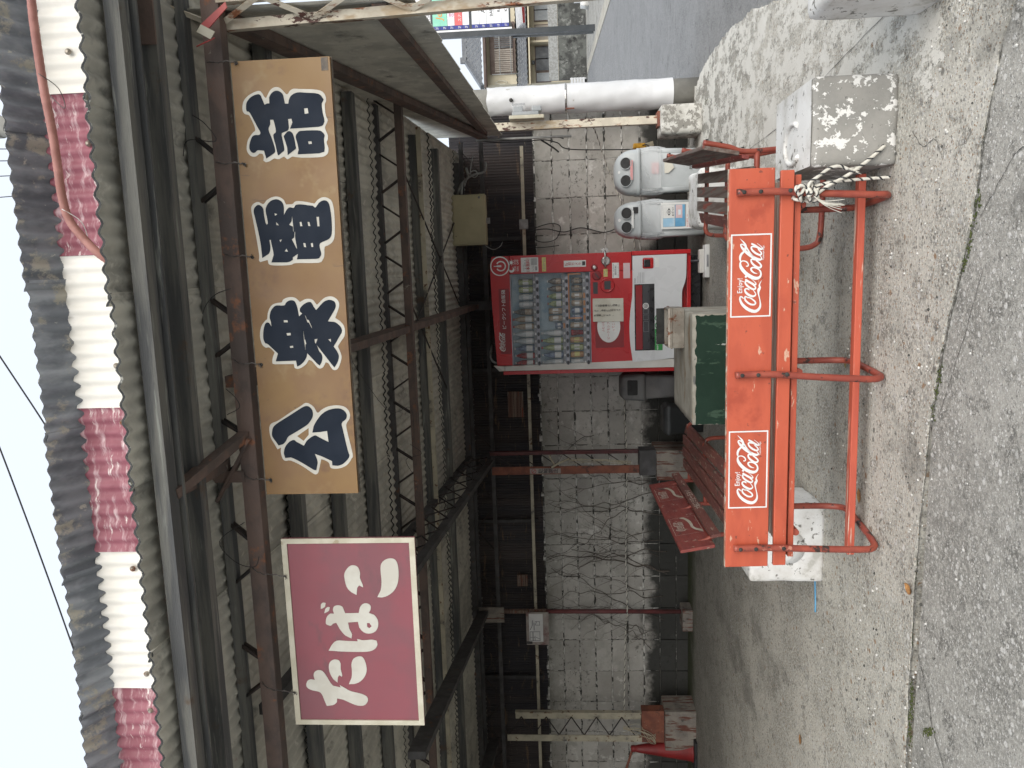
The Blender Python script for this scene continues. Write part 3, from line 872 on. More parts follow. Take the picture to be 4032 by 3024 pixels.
# back wall cladding above the blocks, and an unseen end wall added to block light from the left
me_bk = corrugated('wall_sheet', .80, 1.0, .032, .005, .002, seg=4)
me_bk.materials.append(MATS['rusty_sheet'])
for i in range(15):
    o = link('wall_sheet', me_bk, None, shed)
    place(o, 1.75-.38-i*.76, 9.13+(.004 if i % 2 else 0), 1.70, rx=R(90), parent=shed)
for i in range(9):
    o = link('wall_sheet', me_bk, None, shed)
    o.rotation_euler = (Matrix.Rotation(PI/2, 3, 'Z') @ Matrix.Rotation(PI/2, 3, 'X')).to_euler()
    o.location = Vector((-8.85, 2.9+i*.76, 1.95))-ORG[shed.name]
    o.scale = (1, 1, 1)
wl = corrugated('wall_sheet', .80, 2.0, .032, .005, .002, seg=4); wl.materials.append(MATS['rusty_sheet'])
for i in range(9):
    o = link('wall_sheet', wl, None, shed)
    o.rotation_euler = (Matrix.Rotation(PI/2, 3, 'Z') @ Matrix.Rotation(PI/2, 3, 'X')).to_euler()
    o.location = Vector((-8.87, 2.9+i*.76, -.04))-ORG[shed.name]
MB().box(-8.8, 1.35, 8.83, 8.865, 1.832, 1.868).build('wall_rail', 'cream_paint', shed)
for xx in (-1.18, -3.05, -5.1, .35):
    MB().box(xx-.02, xx+.02, 9.05, 9.085, 1.8, 2.6).build('wall_stud', 'steel_dark', shed)
# small gaps patched with board in the cladding
for (x0, x1, z0, z1, m) in ((-.14, .10, 2.02, 2.20, 'seat_worn'), (-1.76, -1.45, 1.93, 2.12, 'seat_worn'), (-3.9, -3.75, 1.95, 2.08, 'seat_worn')):
    o = MB()
    for k_ in range(5): o.box(x0, x1, 9.07, 9.09+.002*k_, z0+(z1-z0)*k_/5+.004, z0+(z1-z0)*(k_+1)/5)
    o.build('patch_board', m, shed)

# street-side front column: white angle lattice on a pedestal
LX = lambda z: .065*(2.77-z)/2.31      # the column leans out a little towards its foot
fc = MB().quad_box([(1.07, 3.24, .46), (1.11, 3.24, .46), (1.11, 3.275, .46), (1.07, 3.275, .46), (1.005, 3.24, 2.77), (1.045, 3.24, 2.77), (1.045, 3.275, 2.77), (1.005, 3.275, 2.77)]).build('lattice_column', 'white_rust', shed)
MB().quad_box([(1.15, 3.16, .46), (1.19, 3.16, .46), (1.19, 3.20, .46), (1.15, 3.20, .46), (1.085, 3.16, 2.77), (1.125, 3.16, 2.77), (1.125, 3.20, 2.77), (1.085, 3.20, 2.77)]).build('column_angle', 'white_rust', fc)
MB().box(1.20, 1.24, 3.16, 3.20, .46, 2.77).build('column_angle', 'white_rust', fc)
MB().box(1.20, 1.24, 3.30, 3.34, .46, 2.77).build('column_angle', 'white_rust', fc)
zz = .6
while zz < 2.6:
    MB().bar((1.09+LX(zz), 3.155, zz), (1.02+LX(zz+.2), 3.235, zz+.20), .006, .022).build('lattice_bar', 'white_rust', fc)
    MB().bar((1.02+LX(zz+.2), 3.235, zz+.20), (1.10+LX(zz+.4), 3.155, zz+.40), .006, .022).build('lattice_bar', 'white_rust', fc)
    MB().bar((1.10, 3.15, zz), (1.22, 3.15, zz+.20), .006, .022).build('lattice_bar', 'white_rust', fc)
    MB().bar((1.22, 3.15, zz+.20), (1.10, 3.15, zz+.40), .006, .022).build('lattice_bar', 'white_rust', fc)
    zz += .40
rough_block('pedestal', 'concrete_painted', shed, .935, 1.40, 3.05, 3.33, -.02, .43, .014, seed=1)

# rear columns
rp = MB().box(1.425, 1.505, 8.27, 8.278, .42, 2.20).build('rear_column', 'white_rust', shed)
MB().box(1.425, 1.433, 8.278, 8.34, .42, 2.20).build('column_flange', 'white_rust', rp)
MB().box(1.497, 1.505, 8.278, 8.34, .42, 2.20).build('column_flange', 'white_rust', rp)
MB().box(1.39, 1.54, 8.22, 8.38, .40, .425).build('base_plate', 'red_steel', rp)
rough_block('pedestal', 'concrete_patchy', shed, 1.295, 1.585, 8.12, 8.5, -.02, .40, .02, .03, seed=2)
lc = MB().box(-2.285, -2.195, 8.38, 8.39, .62, 2.27).build('rear_column', 'red_steel', shed)
MB().box(-2.275, -2.268, 8.39, 8.43, .62, 2.27).build('column_flange', 'red_steel', lc)
MB().box(-2.09, -2.04, 8.50, 8.51, .62, 2.30).build('column_angle', 'maroon_paint', lc)
MB().box(-2.045, -2.038, 8.44, 8.50, .62, 2.30).build('column_angle', 'maroon_paint', lc)
for i in range(6):
    MB().tube([(-2.22, 8.42, .75+i*.25), (-2.08, 8.47, .75+i*.25+(.22))], .006, 6).build('lattice_rod', 'rod_black', lc)
MB().box(-2.30, -2.02, 8.33, 8.53, .45, .63).build('base_shoe', 'steel_dark', lc)
bevelled('pedestal', 'concrete_rusty', shed, -2.36, -2.02, 8.30, 8.75, -.02, .45, .015, jitter=.008)
pp = MB().tube([(-4.085, 8.74, 0), (-4.075, 8.74, 2.26)], .026, 12).build('rear_post', 'maroon_paint', shed)
MB().tube([(-4.075, 8.74, 1.72), (-4.074, 8.74, 2.26)], .028, 12).build('wood_sleeve', 'seat_worn', pp)
bevelled('foot_block', 'concrete_rusty', pp, -4.28, -4.02, 8.62, 8.86, 0, .12, .01)
wc = MB().box(-5.60, -5.52, 8.48, 8.49, .42, 2.22).build('rear_column', 'cream_paint', shed)
MB().box(-5.60, -5.59, 8.49, 8.53, .42, 2.22).build('column_flange', 'cream_paint', wc)
MB().box(-5.36, -5.25, 8.56, 8.57, .42, 2.12).build('column_angle', 'cream_paint', wc)
MB().box(-5.26, -5.25, 8.51, 8.56, .42, 2.12).build('column_angle', 'cream_paint', wc)
for i in range(5):
    MB().tube([(-5.53, 8.5, .7+i*.3), (-5.33, 8.55, .85+i*.3)], .007, 6).build('lattice_rod', 'rod_black', wc)
    MB().tube([(-5.33, 8.55, .85+i*.3), (-5.53, 8.5, 1.0+i*.3)], .007, 6).build('lattice_rod', 'rod_black', wc)
MB().box(-5.60, -5.2, 8.47, 8.60, .36, .62).build('base_shoe', 'red_steel', wc)
bevelled('pedestal', 'concrete_rusty', shed, -5.66, -5.16, 8.4, 8.75, -.02, .36, .015, jitter=.008)
# more posts of the same frame out towards the dark end
for px_ in (-7.6,):
    MB().box(px_, px_+.08, 8.48, 8.56, 0, 2.2).build('rear_column', 'steel_dark', shed)
MB().box(-6.2, -6.1, 3.16, 3.26, 0, 2.77).build('front_post', 'steel_dark', shed)

# ================================================================== block wall at the back
bw = thing('block_wall', 'stained grey concrete block wall behind the vending machine and vines', 'wall', (-2, 9.06, 0))
MB().box(-8.8, 2.01, 9.03, 9.10, -.05, 1.735).build('mortar_bed', 'mortar_dark', bw)
bmx = bmesh.new()
bmesh.ops.create_cube(bmx, size=1)
for v in bmx.verts: v.co = Vector((v.co.x*.404, v.co.y*.10, v.co.z*.186))
bmesh.ops.bevel(bmx, geom=list(bmx.edges), offset=.005, segments=1, affect='EDGES')
bme = bpy.data.meshes.new('wall_block'); bmx.to_mesh(bme); bmx.free(); bme.materials.append(MATS['wall_block'])
for r_ in range(9):
    for c_ in range(26):
        o = link('wall_block', bme, None, bw)
        o.location = Vector((1.812-c_*.412+random.uniform(-.002, .002), 9.055+random.uniform(-.005, .004), .04+r_*.1975))-ORG[bw.name]
        o.rotation_euler = (random.uniform(-.006, .006), random.uniform(-.004, .004), random.uniform(-.006, .006))
# squeezed-out mortar along the joints, uneven, some of it gone
bead = MB()
def bead_line(p, q, r0):
    L = (Vector(q)-Vector(p)).length; n = max(3, int(L/.035)); run = []
    for i in range(n+1):
        t = i/n
        if random.random() < .12 and len(run) > 2:
            bead.tube([a for a, _ in run], [b for _, b in run], 5); run = []
        c = Vector(p).lerp(Vector(q), t)+Vector((random.gauss(0, .0025), random.gauss(0, .003), random.gauss(0, .003)))
        run.append((c, r0*random.uniform(.3, 1.5)))
    if len(run) > 1: bead.tube([a for a, _ in run], [b for _, b in run], 5)
for r_ in range(1, 9):
    zj = .04+r_*.1975-.099
    if r_ in (1, 2) : continue
    bead_line((-7.0, 9.006, zj), (2.0, 9.006, zj), .0105)
for c_ in range(21):
    xj = 1.40-c_*.412-.206
    bead_line((xj, 9.010, .35), (xj, 9.010, 1.70), .0055)
tag(bead.build('mortar_bead', 'mortar_bead', bw), kind='stuff')
# ragged crest of broken render on top of the wall
crest = MB()
x = -7.0
while x < 1.5:
    wd = random.uniform(.015, .07)
    h_ = 1.712+abs(random.gauss(0, .016))
    if random.random() < .85: crest.box(x, x+wd, 9.012+random.uniform(0, .006), 9.09, 1.69, h_)
    x += wd*random.uniform(.8, 1.3)
tag(crest.build('wall_crest', 'mortar_bead', bw), kind='stuff')

GOLD_WHITE = [[[(283,365),(304,360),(314,347),(324,321),(358,266),(382,223),(396,199),(390,179),(375,163),(356,154),(354,146),(367,130),(379,102),(383,68),(378,38),(364,20),(343,12),(323,16),(302,30),(271,29),(174,12),(153,17),(125,39),(112,67),(109,95),(115,112),(135,117),(147,134),(152,149),(127,156),(95,166),(86,176),(90,189),(124,235),(148,282),(147,306),(160,318),(189,323),(206,320),(198,336),(217,345),(249,361)],[(254,246),(288,194),(258,196),(233,220)]],[[(683,372),(709,368),(731,358),(747,343),(754,335),(776,331),(798,321),(812,307),(818,287),(820,268),(831,261),(839,242),(840,219),(832,203),(819,191),(829,171),(831,151),(825,135),(808,123),(808,117),(824,99),(835,82),(838,59),(830,40),(814,28),(795,28),(770,38),(749,47),(737,30),(718,14),(695,10),(672,14),(653,28),(632,43),(617,39),(594,32),(574,34),(541,48),(532,62),(537,75),(562,90),(566,100),(548,111),(540,125),(546,138),(573,159),(578,171),(561,183),(546,205),(541,223),(547,235),(562,237),(563,317),(573,328),(596,323),(613,315),(628,328),(635,339),(634,351),(645,364),(663,370)]],[[(1200,365),(1215,360),(1225,348),(1228,332),(1220,317),(1221,309),(1234,297),(1244,277),(1247,257),(1242,239),(1230,225),(1214,219),(1214,193),(1224,180),(1225,161),(1221,135),(1214,107),(1214,99),(1226,88),(1235,71),(1236,55),(1230,40),(1217,28),(1179,22),(1124,23),(1076,28),(1055,40),(1044,58),(1038,71),(1003,75),(988,83),(976,101),(978,195),(972,215),(970,254),(973,299),(981,311),(995,313),(991,330),(987,345),(994,350),(1016,347),(1084,353),(1158,361)]],[[(1608,365),(1626,357),(1643,338),(1656,309),(1658,291),(1649,281),(1635,274),(1630,267),(1648,256),(1663,243),(1670,225),(1665,207),(1652,194),(1641,184),(1642,177),(1654,167),(1660,152),(1658,131),(1656,100),(1652,61),(1644,38),(1627,26),(1607,25),(1593,31),(1553,30),(1533,23),(1511,35),(1496,34),(1476,27),(1459,29),(1448,34),(1427,28),(1407,32),(1396,47),(1393,72),(1394,134),(1398,166),(1400,178),(1391,197),(1397,206),(1402,212),(1393,232),(1394,244),(1396,253),(1386,273),(1383,289),(1390,298),(1403,295),(1416,299),(1418,311),(1408,325),(1407,341),(1416,355),(1434,363),(1457,360),(1477,352),(1500,332),(1508,322),(1526,324),(1563,339),(1569,346),(1574,360),(1587,367)]]]
GOLD_NAVY = [[[(276,353),(297,345),(316,320),(347,266),(372,224),(383,199),(378,183),(363,172),(339,172),(315,186),(298,205),(271,252),(253,284),(234,296),(220,310),(215,330),(227,337),(255,354)]],[[(185,309),(209,301),(230,282),(238,261),(230,251),(212,220),(232,207),(249,185),(256,167),(249,154),(226,112),(274,115),(270,143),(268,179),(294,172),(320,156),(348,131),(365,99),(370,62),(362,39),(343,26),(323,31),(306,50),(272,46),(188,32),(167,26),(150,34),(130,56),(122,80),(124,103),(143,103),(163,143),(176,175),(155,168),(134,166),(104,174),(106,185),(138,234),(162,280),(160,305),(171,308)]],[[(683,358),(709,354),(733,345),(739,334),(734,326),(721,319),(740,320),(760,324),(785,317),(801,304),(808,291),(807,258),(818,250),(827,233),(825,216),(813,208),(793,203),(760,199),(771,185),(779,193),(791,193),(803,183),(815,165),(818,149),(812,141),(797,134),(784,125),(802,107),(817,90),(824,70),(820,51),(808,42),(792,43),(773,54),(736,79),(733,53),(723,37),(708,25),(692,23),(679,30),(631,62),(616,52),(594,43),(575,46),(558,54),(543,65),(559,77),(635,130),(641,133),(616,126),(602,116),(586,113),(566,118),(553,127),(561,137),(606,176),(590,180),(571,193),(556,211),(551,223),(576,226),(575,313),(608,301),(648,340),(651,350),(666,357)],[(746,266),(746,249),(737,248),(737,265)],[(692,258),(693,240),(683,240),(682,256)],[(638,248),(639,234),(631,233),(630,247)],[(746,169),(763,174),(763,172),(747,167),(743,159),(734,156),(711,147),(710,149),(732,159),(734,165)],[(663,186),(699,186),(699,185),(663,183),(663,180),(646,177),(642,181),(620,182),(620,183),(641,184)],[(663,141),(665,128),(645,136),(649,140)],[(661,83),(663,72),(649,72)]],[[(1191,355),(1206,350),(1217,335),(1211,321),(1199,314),(1175,313),(1144,309),(1136,305),(1141,300),(1162,301),(1193,305),(1213,298),(1230,281),(1236,261),(1233,246),(1221,232),(1199,228),(1172,231),(1193,217),(1202,204),(1199,188),(1210,178),(1212,158),(1207,127),(1204,108),(1196,98),(1215,82),(1224,62),(1219,47),(1200,39),(1149,35),(1100,37),(1079,43),(1067,57),(1054,89),(1034,91),(1013,87),(1000,93),(992,108),(993,190),(1015,184),(1002,206),(992,208),(982,233),(984,298),(1014,286),(1061,292),(1075,293),(1075,299),(1052,297),(1033,299),(1018,308),(1003,335),(1053,336),(1108,342),(1170,352)],[(1181,269),(1177,257),(1170,268)],[(1146,265),(1132,254),(1134,265)],[(1133,212),(1147,200),(1165,198),(1165,197),(1124,195),(1105,195),(1105,197),(1125,197)],[(1074,205),(1081,195),(1104,191),(1104,189),(1083,191),(1054,188),(1036,186),(1036,188)],[(1074,257),(1075,246),(1064,254)],[(1027,239),(1038,230),(1025,225)],[(1142,168),(1143,160),(1125,157),(1125,166)],[(1141,135),(1141,127),(1124,124),(1125,133)],[(1160,97),(1160,86),(1122,86),(1122,95)],[(1058,159),(1057,150),(1040,148),(1042,157)],[(1056,128),(1057,119),(1040,118),(1041,126)]],[[(1603,351),(1620,345),(1637,327),(1646,301),(1642,289),(1630,284),(1605,275),(1609,264),(1609,255),(1631,254),(1648,242),(1656,223),(1649,205),(1635,196),(1605,192),(1604,178),(1618,175),(1635,163),(1645,138),(1642,101),(1638,62),(1629,44),(1613,34),(1599,43),(1565,42),(1537,37),(1524,40),(1510,61),(1508,179),(1532,167),(1546,170),(1546,184),(1513,183),(1500,192),(1493,214),(1485,215),(1432,208),(1420,216),(1407,234),(1410,237),(1448,243),(1480,249),(1491,246),(1500,237),(1534,241),(1546,244),(1546,257),(1529,258),(1509,267),(1475,256),(1431,246),(1416,252),(1397,285),(1428,292),(1430,307),(1430,320),(1422,330),(1423,342),(1437,351),(1457,349),(1483,337),(1490,324),(1490,307),(1500,301),(1522,312),(1577,338),(1583,350)],[(1583,116),(1584,101),(1564,99),(1562,115)]],[[(1484,204),(1498,189),(1497,177),(1483,167),(1443,161),(1428,163),(1407,196),(1435,196),(1476,206)]],[[(1477,158),(1491,149),(1498,133),(1497,68),(1491,50),(1477,40),(1461,44),(1428,43),(1413,46),(1408,68),(1408,155),(1426,150),(1454,154)],[(1456,109),(1456,95),(1446,94),(1445,107)]]]
TABAKO = [[[(697,318),(724,309),(743,291),(747,272),(737,254),(711,247),(689,249),(658,239),(646,238),(655,255),(644,264),(611,269),(623,290),(648,310)]],[[(725,156),(753,151),(772,131),(777,106),(769,88),(745,79),(701,78),(662,85),(629,103),(607,132),(599,159),(601,178),(630,162),(669,155)]],[[(547,433),(567,431),(577,420),(575,409),(560,412),(551,422)]],[[(527,419),(546,413),(557,400),(554,392),(540,396),(532,407)]],[[(483,415),(509,409),(526,391),(525,375),(542,379),(559,372),(564,352),(555,334),(527,325),(528,265),(553,258),(570,243),(572,224),(561,210),(541,212),(528,220),(520,198),(497,183),(468,182),(443,195),(432,221),(438,248),(462,267),(487,271),(484,315),(457,312),(428,301),(409,305),(423,331),(453,354),(483,368),(479,382),(469,394),(474,410)],[(481,231),(481,220),(466,211),(457,222),(464,231)]],[[(352,412),(378,396),(399,372),(398,328),(396,278),(407,280),(404,267),(401,251),(404,212),(399,193),(382,190),(362,201),(349,227),(346,277),(348,354)]],[[(278,416),(299,408),(310,391),(308,371),(292,362),(265,363),(236,358),(228,360),(236,372),(224,379),(200,382),(216,399),(246,413)]],[[(288,313),(314,302),(325,279),(321,260),(295,249),(263,246),(233,255),(207,277),(194,306),(193,331),(223,317),(258,313)]],[[(188,525),(209,517),(216,500),(213,484),(232,488),(250,483),(260,465),(255,446),(234,431),(186,404),(177,369),(189,373),(176,352),(160,325),(147,276),(132,252),(111,251),(93,266),(90,292),(98,319),(119,362),(125,389),(107,391),(92,410),(88,438),(114,447),(152,462),(163,499),(173,518)]]]
COCA = [[(225,328,7),(241,344,16),(252,362,16),(238,374,19),(204,369,26),(155,342,32),(106,290,38),(75,230,40),(70,179,37),(99,140,31),(143,126,21),(195,131,13),(247,143,13),(291,152,19),(328,148,34),(354,135,26),(380,142,18),(409,133,10),(440,114,3)],[(231,271,10),(251,304,16),(236,315,18),(206,307,21),(176,277,22),(154,240,22),(150,203,21),(165,185,19),(193,197,19),(227,241,16),(243,278,12)],[(327,262,10),(345,284,19),(343,310,19),(319,314,22),(284,287,28),(254,235,28),(256,198,21),(277,184,13),(311,203,9),(338,226,7)],[(420,261,9),(437,298,18),(427,313,19),(398,303,22),(364,267,24),(339,222,22),(340,193,19),(363,190,16),(393,224,12)],[(459,313,19),(438,283,24),(406,231,25),(390,194,19),(404,184,13),(433,206,7),(460,240,4)],[(481,313,25),(512,296,25)],[(619,308,10),(617,287,16),(637,279,16),(667,299,15),(682,338,13),(671,369,15),(643,377,24),(598,363,37),(539,315,41),(493,255,43),(468,189,38),(477,145,29),(512,126,22),(557,137,18),(587,177,16),(598,221,18),(587,245,21),(559,237,21),(533,205,16),(523,169,6)],[(671,369,10),(709,380,24),(756,369,28),(794,332,22)],[(713,202,9),(773,262,16),(843,307,16),(878,352,15),(874,373,16),(844,362,24),(799,321,34),(752,269,34),(709,202,34),(690,147,28),(700,120,16),(733,137,9),(771,175,4)],[(814,318,29),(847,313,28),(884,326,22),(917,353,12),(945,381,3)],[(686,202,10),(699,238,18),(681,247,19),(655,237,22),(623,207,24),(596,163,24),(599,130,21),(623,126,19),(659,157,18),(683,194,12)],[(837,191,9),(849,231,18),(838,247,19),(805,234,22),(771,197,24),(748,152,22),(755,125,19),(779,131,16),(815,169,10)],[(884,248,19),(868,217,24),(831,162,26),(814,128,21),(825,113,13),(855,140,7),(885,178,4)]]

# ================================================================== hanging signs
def wire_tie(parent, hole, top, name='wire_tie'):
    h, t = Vector(hole), Vector(top)
    pts = catmull([h+Vector((0, -.004, 0)), h.lerp(t, .35)+Vector((.004, -.012, 0)), h.lerp(t, .7)+Vector((-.003, -.010, 0)), t, t+Vector((.01, .03, .03))], 5)
    mb = MB().tube(pts, .0016, 5)
    pts2 = [p+Vector((.004*math.sin(i*1.7), .003*math.cos(i*1.7), 0)) for i, p in enumerate(pts)]
    mb.tube(pts2, .0014, 5)
    for i in range(6):
        a = random.uniform(0, 2*PI)
        mb.tube([h+Vector((0, -.004, 0)), h+Vector((math.cos(a)*.012, -.009, math.sin(a)*.010))], .0014, 4)
    return mb.build(name, 'wire_steel', parent)

# gold public telephone sign: 1.775 x 0.40 m
GX, GZ, GY = -.923, 2.316, 3.13
gs = thing('telephone_sign', 'long gold brown hanging sign with four navy characters outlined in white', 'sign', (GX, GY, GZ))
MB().box(GX, GX+1.775, GY, GY+.014, GZ, GZ+.40).build('board', 'gold_sign', gs)
MB().box(GX-.001, GX+1.777, GY+.014, GY+.026, GZ-.004, GZ+.399).build('backing', 'sign_edge', gs)
pl = Plane((GX, GY, GZ), (1, 0, 0), (0, 0, 1))
mb = MB()
for gr in GOLD_WHITE: put_poly(mb, [smooth_ring(r_) for r_ in gr], pl, .001, lift=.0012)
mb.build('character_outline', 'sign_white', gs)
for grs, in_ in (((0, 1), 0), ((2,), 1), ((3,), 2), ((4, 5, 6), 3)):
    mb = MB()
    for gi in grs: put_poly(mb, [smooth_ring(r_) for r_ in GOLD_NAVY[gi]], pl, .001, lift=.0024)
    mb.build('character', 'sign_navy', gs)
for hx in (.845, .455, .085, -.36, -.86):
    wire_tie(gs, (hx, GY, GZ+.377), (hx+.012, 3.14, 2.80))
    MB().lathe([(.007, 0), (.007, .002)], (hx, GY-.0022, GZ+.377), 10, 'y').build('eyelet', 'soot', gs)
MB().box(.80, .849, GY-.0012, GY, GZ+.008, GZ+.035).build('peeled_corner', 'sign_edge', gs)

# mauve tobacco sign: 0.87 x 0.585 m
TX, TZ, TY = -1.992, 2.083, 3.13
ts = thing('tobacco_sign', 'mauve hanging sign with cream frame and rounded white kana', 'sign', (TX, TY, TZ))
MB().box(TX, TX+.87, TY, TY+.012, TZ, TZ+.585).build('board', 'sign_mauve', ts)
fr = MB()
for a in ((0, .87, 0, .024), (0, .87, .561, .585), (0, .022, .024, .561), (.848, .87, .024, .561)):
    fr.box(TX+a[0], TX+a[1], TY-.006, TY-.0005, TZ+a[2], TZ+a[3])
fr.build('frame', 'sign_cream', ts)
pl = Plane((TX, TY, TZ), (1, 0, 0), (0, 0, 1))
for idx in ((6, 7, 8), (2, 3, 4, 5), (0, 1)):
    mb = MB()
    for gi in idx: put_poly(mb, [smooth_ring(r_) for r_ in TABAKO[gi]], pl, .001, lift=.0015)
    mb.build('character', 'sign_white', ts)
for hx in (.70, .155):
    wire_tie(ts, (TX+hx, TY-.006, TZ+.575), (TX+hx+.02, 3.14, 2.80))
MB().box(TX+.02, TX+.85, TY+.012, TY+.03, TZ+.02, TZ+.05).build('batten', 'sign_edge', ts)

# ================================================================== coca logo helper
def coca(mb, pl, ou, ov, width, lift=.002):
    put_strokes(mb, COCA, pl, width/1000, ou, ov, lift)

# ================================================================== front bench (seen from behind)
BX0, BX1 = -1.395, .392
fb = thing('bench', 'bright orange wooden bench seen from behind, two white logo panels, at the shed front', 'bench', (-.5, 3.65, 0), group='benches round the green block')
lean = .05
def bq(x0, x1, z0, z1, y0, th, name, mat, par=fb, dz0=0, dz1=0):
    """plank leaning back a little; y0 is its rear face at z0"""
    m = MB()
    yo = lambda z: y0+(z-.5)*lean*-1
    P = []
    for z in (z0, z1):
        P += [(x0, yo(z), z+dz0), (x1, yo(z), z+dz1), (x1, yo(z)+th, z+dz1), (x0, yo(z)+th, z+dz0)]
    m.quad_box(P)
    return m.build(name, mat, par)
bk = bq(BX0, BX1, .505, .700, 3.455, .024, 'back_plank', 'bench_orange', dz0=.006)
MB().quad_box([(BX0, 3.446, .7067), (BX1, 3.446, .7007), (BX1, 3.468, .7007), (BX0, 3.468, .7067), (BX0, 3.446, .7085), (BX1, 3.446, .7025), (BX1, 3.468, .7025), (BX0, 3.468, .7085)]).build('worn_edge', 'bench_edge', bk)
bq(BX0, BX1-.012, .420, .478, 3.462, .022, 'back_slat', 'bench_orange', dz0=.007)
for i, y_ in enumerate((3.492, 3.595, 3.70, 3.805)):
    MB().quad_box([(BX0+.03, y_, .386), (.362, y_, .383), (.362, y_+.085, .383), (BX0+.03, y_+.085, .386),
                   (BX0+.03, y_, .412), (.362, y_, .409), (.362, y_+.085, .409), (BX0+.03, y_+.085, .412)]).build('seat_slat', 'seat_worn' if i else 'bench_orange', fb)
MB().box(BX0-.005, .365, 3.60, 3.645, .070, .102).build('stretcher', 'bench_orange_worn', fb)
for fx, fx2, xt in ((.262, .235, .29), (-.532, -.50, -.497), (-1.318, -1.25, -1.297)):
    pts = catmull([(xt, 3.424, .672), (xt, 3.432, .52), (fx+.5*(xt-fx), 3.442, .33), (fx, 3.455, .10), (fx, 3.475, .035), (fx+.2*(fx2-fx), 3.53, .016), (fx+.7*(fx2-fx), 3.74, .016), (fx2, 3.84, .03), (fx2, 3.885, .085), (fx2, 3.895, .20), (fx2, 3.885, .33), (fx2, 3.85, .372), (fx2, 3.76, .374), (fx2, 3.50, .374)], 7)
    lg = MB().tube(pts, .0155, 12).build('leg_frame', 'tube_red', fb)
    for z_ in (.645, .575, .45):
        MB().lathe([(.009, 0), (.009, -.004), (.004, -.006)], (xt-.25*(.672-z_)*0, 3.424+(.672-z_)*.045-.014, z_), 10, 'y').build('bolt', 'soot', lg)
# printed logo panels on the back plank
u_ = Vector((1, 0, -.0034)); v_ = Vector((0, -lean, 1))
for lx0, lz0 in ((-.2435, .5165), (-1.1135, .5195)):
    y_at = 3.455-(lz0-.5)*lean
    pl = Plane((lx0, y_at, lz0), u_, v_)
    pl.n = -abs(1)*Vector((0, 1, lean)).normalized()
    Wd, Ht = .3595, .1765
    mb = MB(); put_frame(mb, pl, 0, Wd, 0, Ht, .0062, .0012); mb.build('logo_frame', 'print_white', bk)
    mb = MB(); coca(mb, pl, 0, 0, Wd, .0012); mb.build('logo_script', 'print_white', bk)
    mb = MB()
    put_text(mb, 'Enjoy!', pl, .106, .1255, .031, .0012, width=.064, bold=.012)
    put_text(mb, 'Trademark Regd.', pl, .2455, .0325, .0105, .0012, width=.064, bold=.01)
    mb.build('logo_words', 'print_white', bk)

# ================================================================== left bench (old red, wave logos)
lb = thing('bench', 'faded red slatted bench with two wave logos on its backrest, left of green block', 'bench', (-1.66, 5.85, 0), R(2.2), group='benches round the green block')
# local frame: x towards its seat front (right in the picture), y along the bench
def L(mb, name, mat, par=lb): return mb.build(name, mat, par, local=True)
YA, YB = -.915, .885
bkp = MB().quad_box([(-.235, YA, .465), (-.213, YA, .465), (-.213, YB, .475), (-.235, YB, .475), (-.272, YA, .690), (-.250, YA, .690), (-.250, YB, .700), (-.272, YB, .700)])
bkp = L(bkp, 'back_plank', 'bench_red_old')
MB_ = MB().quad_box([(-.160, YA, .428), (-.138, YA, .428), (-.138, YB, .438), (-.160, YB, .438), (-.172, YA, .490), (-.150, YA, .490), (-.150, YB, .500), (-.172, YB, .500)])
bks = L(MB_, 'back_slat', 'bench_red_flaked')
for i, (xs, zt) in enumerate(((-.085, .405), (.020, .408), (.125, .405), (.222, .392))):
    L(MB().quad_box([(xs, YA+.02, zt-.024), (xs+.078, YA+.02, zt-.024-(.02 if i == 3 else 0)), (xs+.078, YB-.03, zt-.024-(.02 if i == 3 else 0)), (xs, YB-.03, zt-.024),
                     (xs, YA+.02, zt), (xs+.078, YA+.02, zt-(.02 if i == 3 else 0)), (xs+.078, YB-.03, zt-(.02 if i == 3 else 0)), (xs, YB-.03, zt)]), 'seat_slat', 'bench_red_flaked')
for yy in (-.78, 0, .76):
    pts = catmull([(-.262, yy, .66), (-.232, yy, .52), (-.19, yy, .42), (-.19, yy, .20), (-.20, yy, .06), (-.16, yy, .016), (.1, yy, .016), (.26, yy, .016), (.315, yy, .05), (.33, yy, .15), (.325, yy, .32), (.29, yy, .365), (.20, yy, .365), (-.19, yy, .365)], 6)
    L(MB().tube(pts, .0155, 10), 'leg_frame', 'tube_red')
pl0 = Plane((-.213, 0, .470), (0, 1, 0), Vector((-.037, 0, .225)))
pl0.n = Vector((1, 0, .164)).normalized()
def wave_logo(y0, wd=.40, ht=.195, base=.016):
    pl = Plane(pl0.at(y0, base), pl0.u, pl0.v); pl.n = pl0.n
    mb = MB(); put_frame(mb, pl, 0, wd, 0, ht, .0025, .0016); L(mb, 'logo_frame', 'print_old', bkp)
    mb = MB(); coca(mb, pl, wd*.17, ht*.42, wd*.62, .0016); L(mb, 'logo_script', 'print_old', bkp)
    wave = [(.10, .02), (.16, .10), (.30, .20), (.46, .26), (.62, .27), (.80, .30), (.93, .36), (.985, .44), (.985, .52), (.90, .46), (.74, .40), (.58, .37), (.42, .33), (.28, .25), (.16, .14), (.02, .04)]
    wave = [(.015, .02), (.14, .02), (.24, .17), (.38, .24), (.54, .23), (.72, .26), (.88, .34), (.985, .45), (.985, .60), (.86, .45), (.70, .37), (.52, .34), (.36, .34), (.20, .26), (.10, .14)]
    mb = MB(); put_poly(mb, smooth_ring([(a*wd, b*ht) for a, b in wave]), pl, 1, lift=.0016); L(mb, 'logo_wave', 'sign_cream', bkp)
wave_logo(-.62); wave_logo(.28)
plS = Plane((-.138, -.30, .437), (0, 1, 0), Vector((-.012, 0, .062))); plS.n = Vector((1, 0, .19)).normalized()
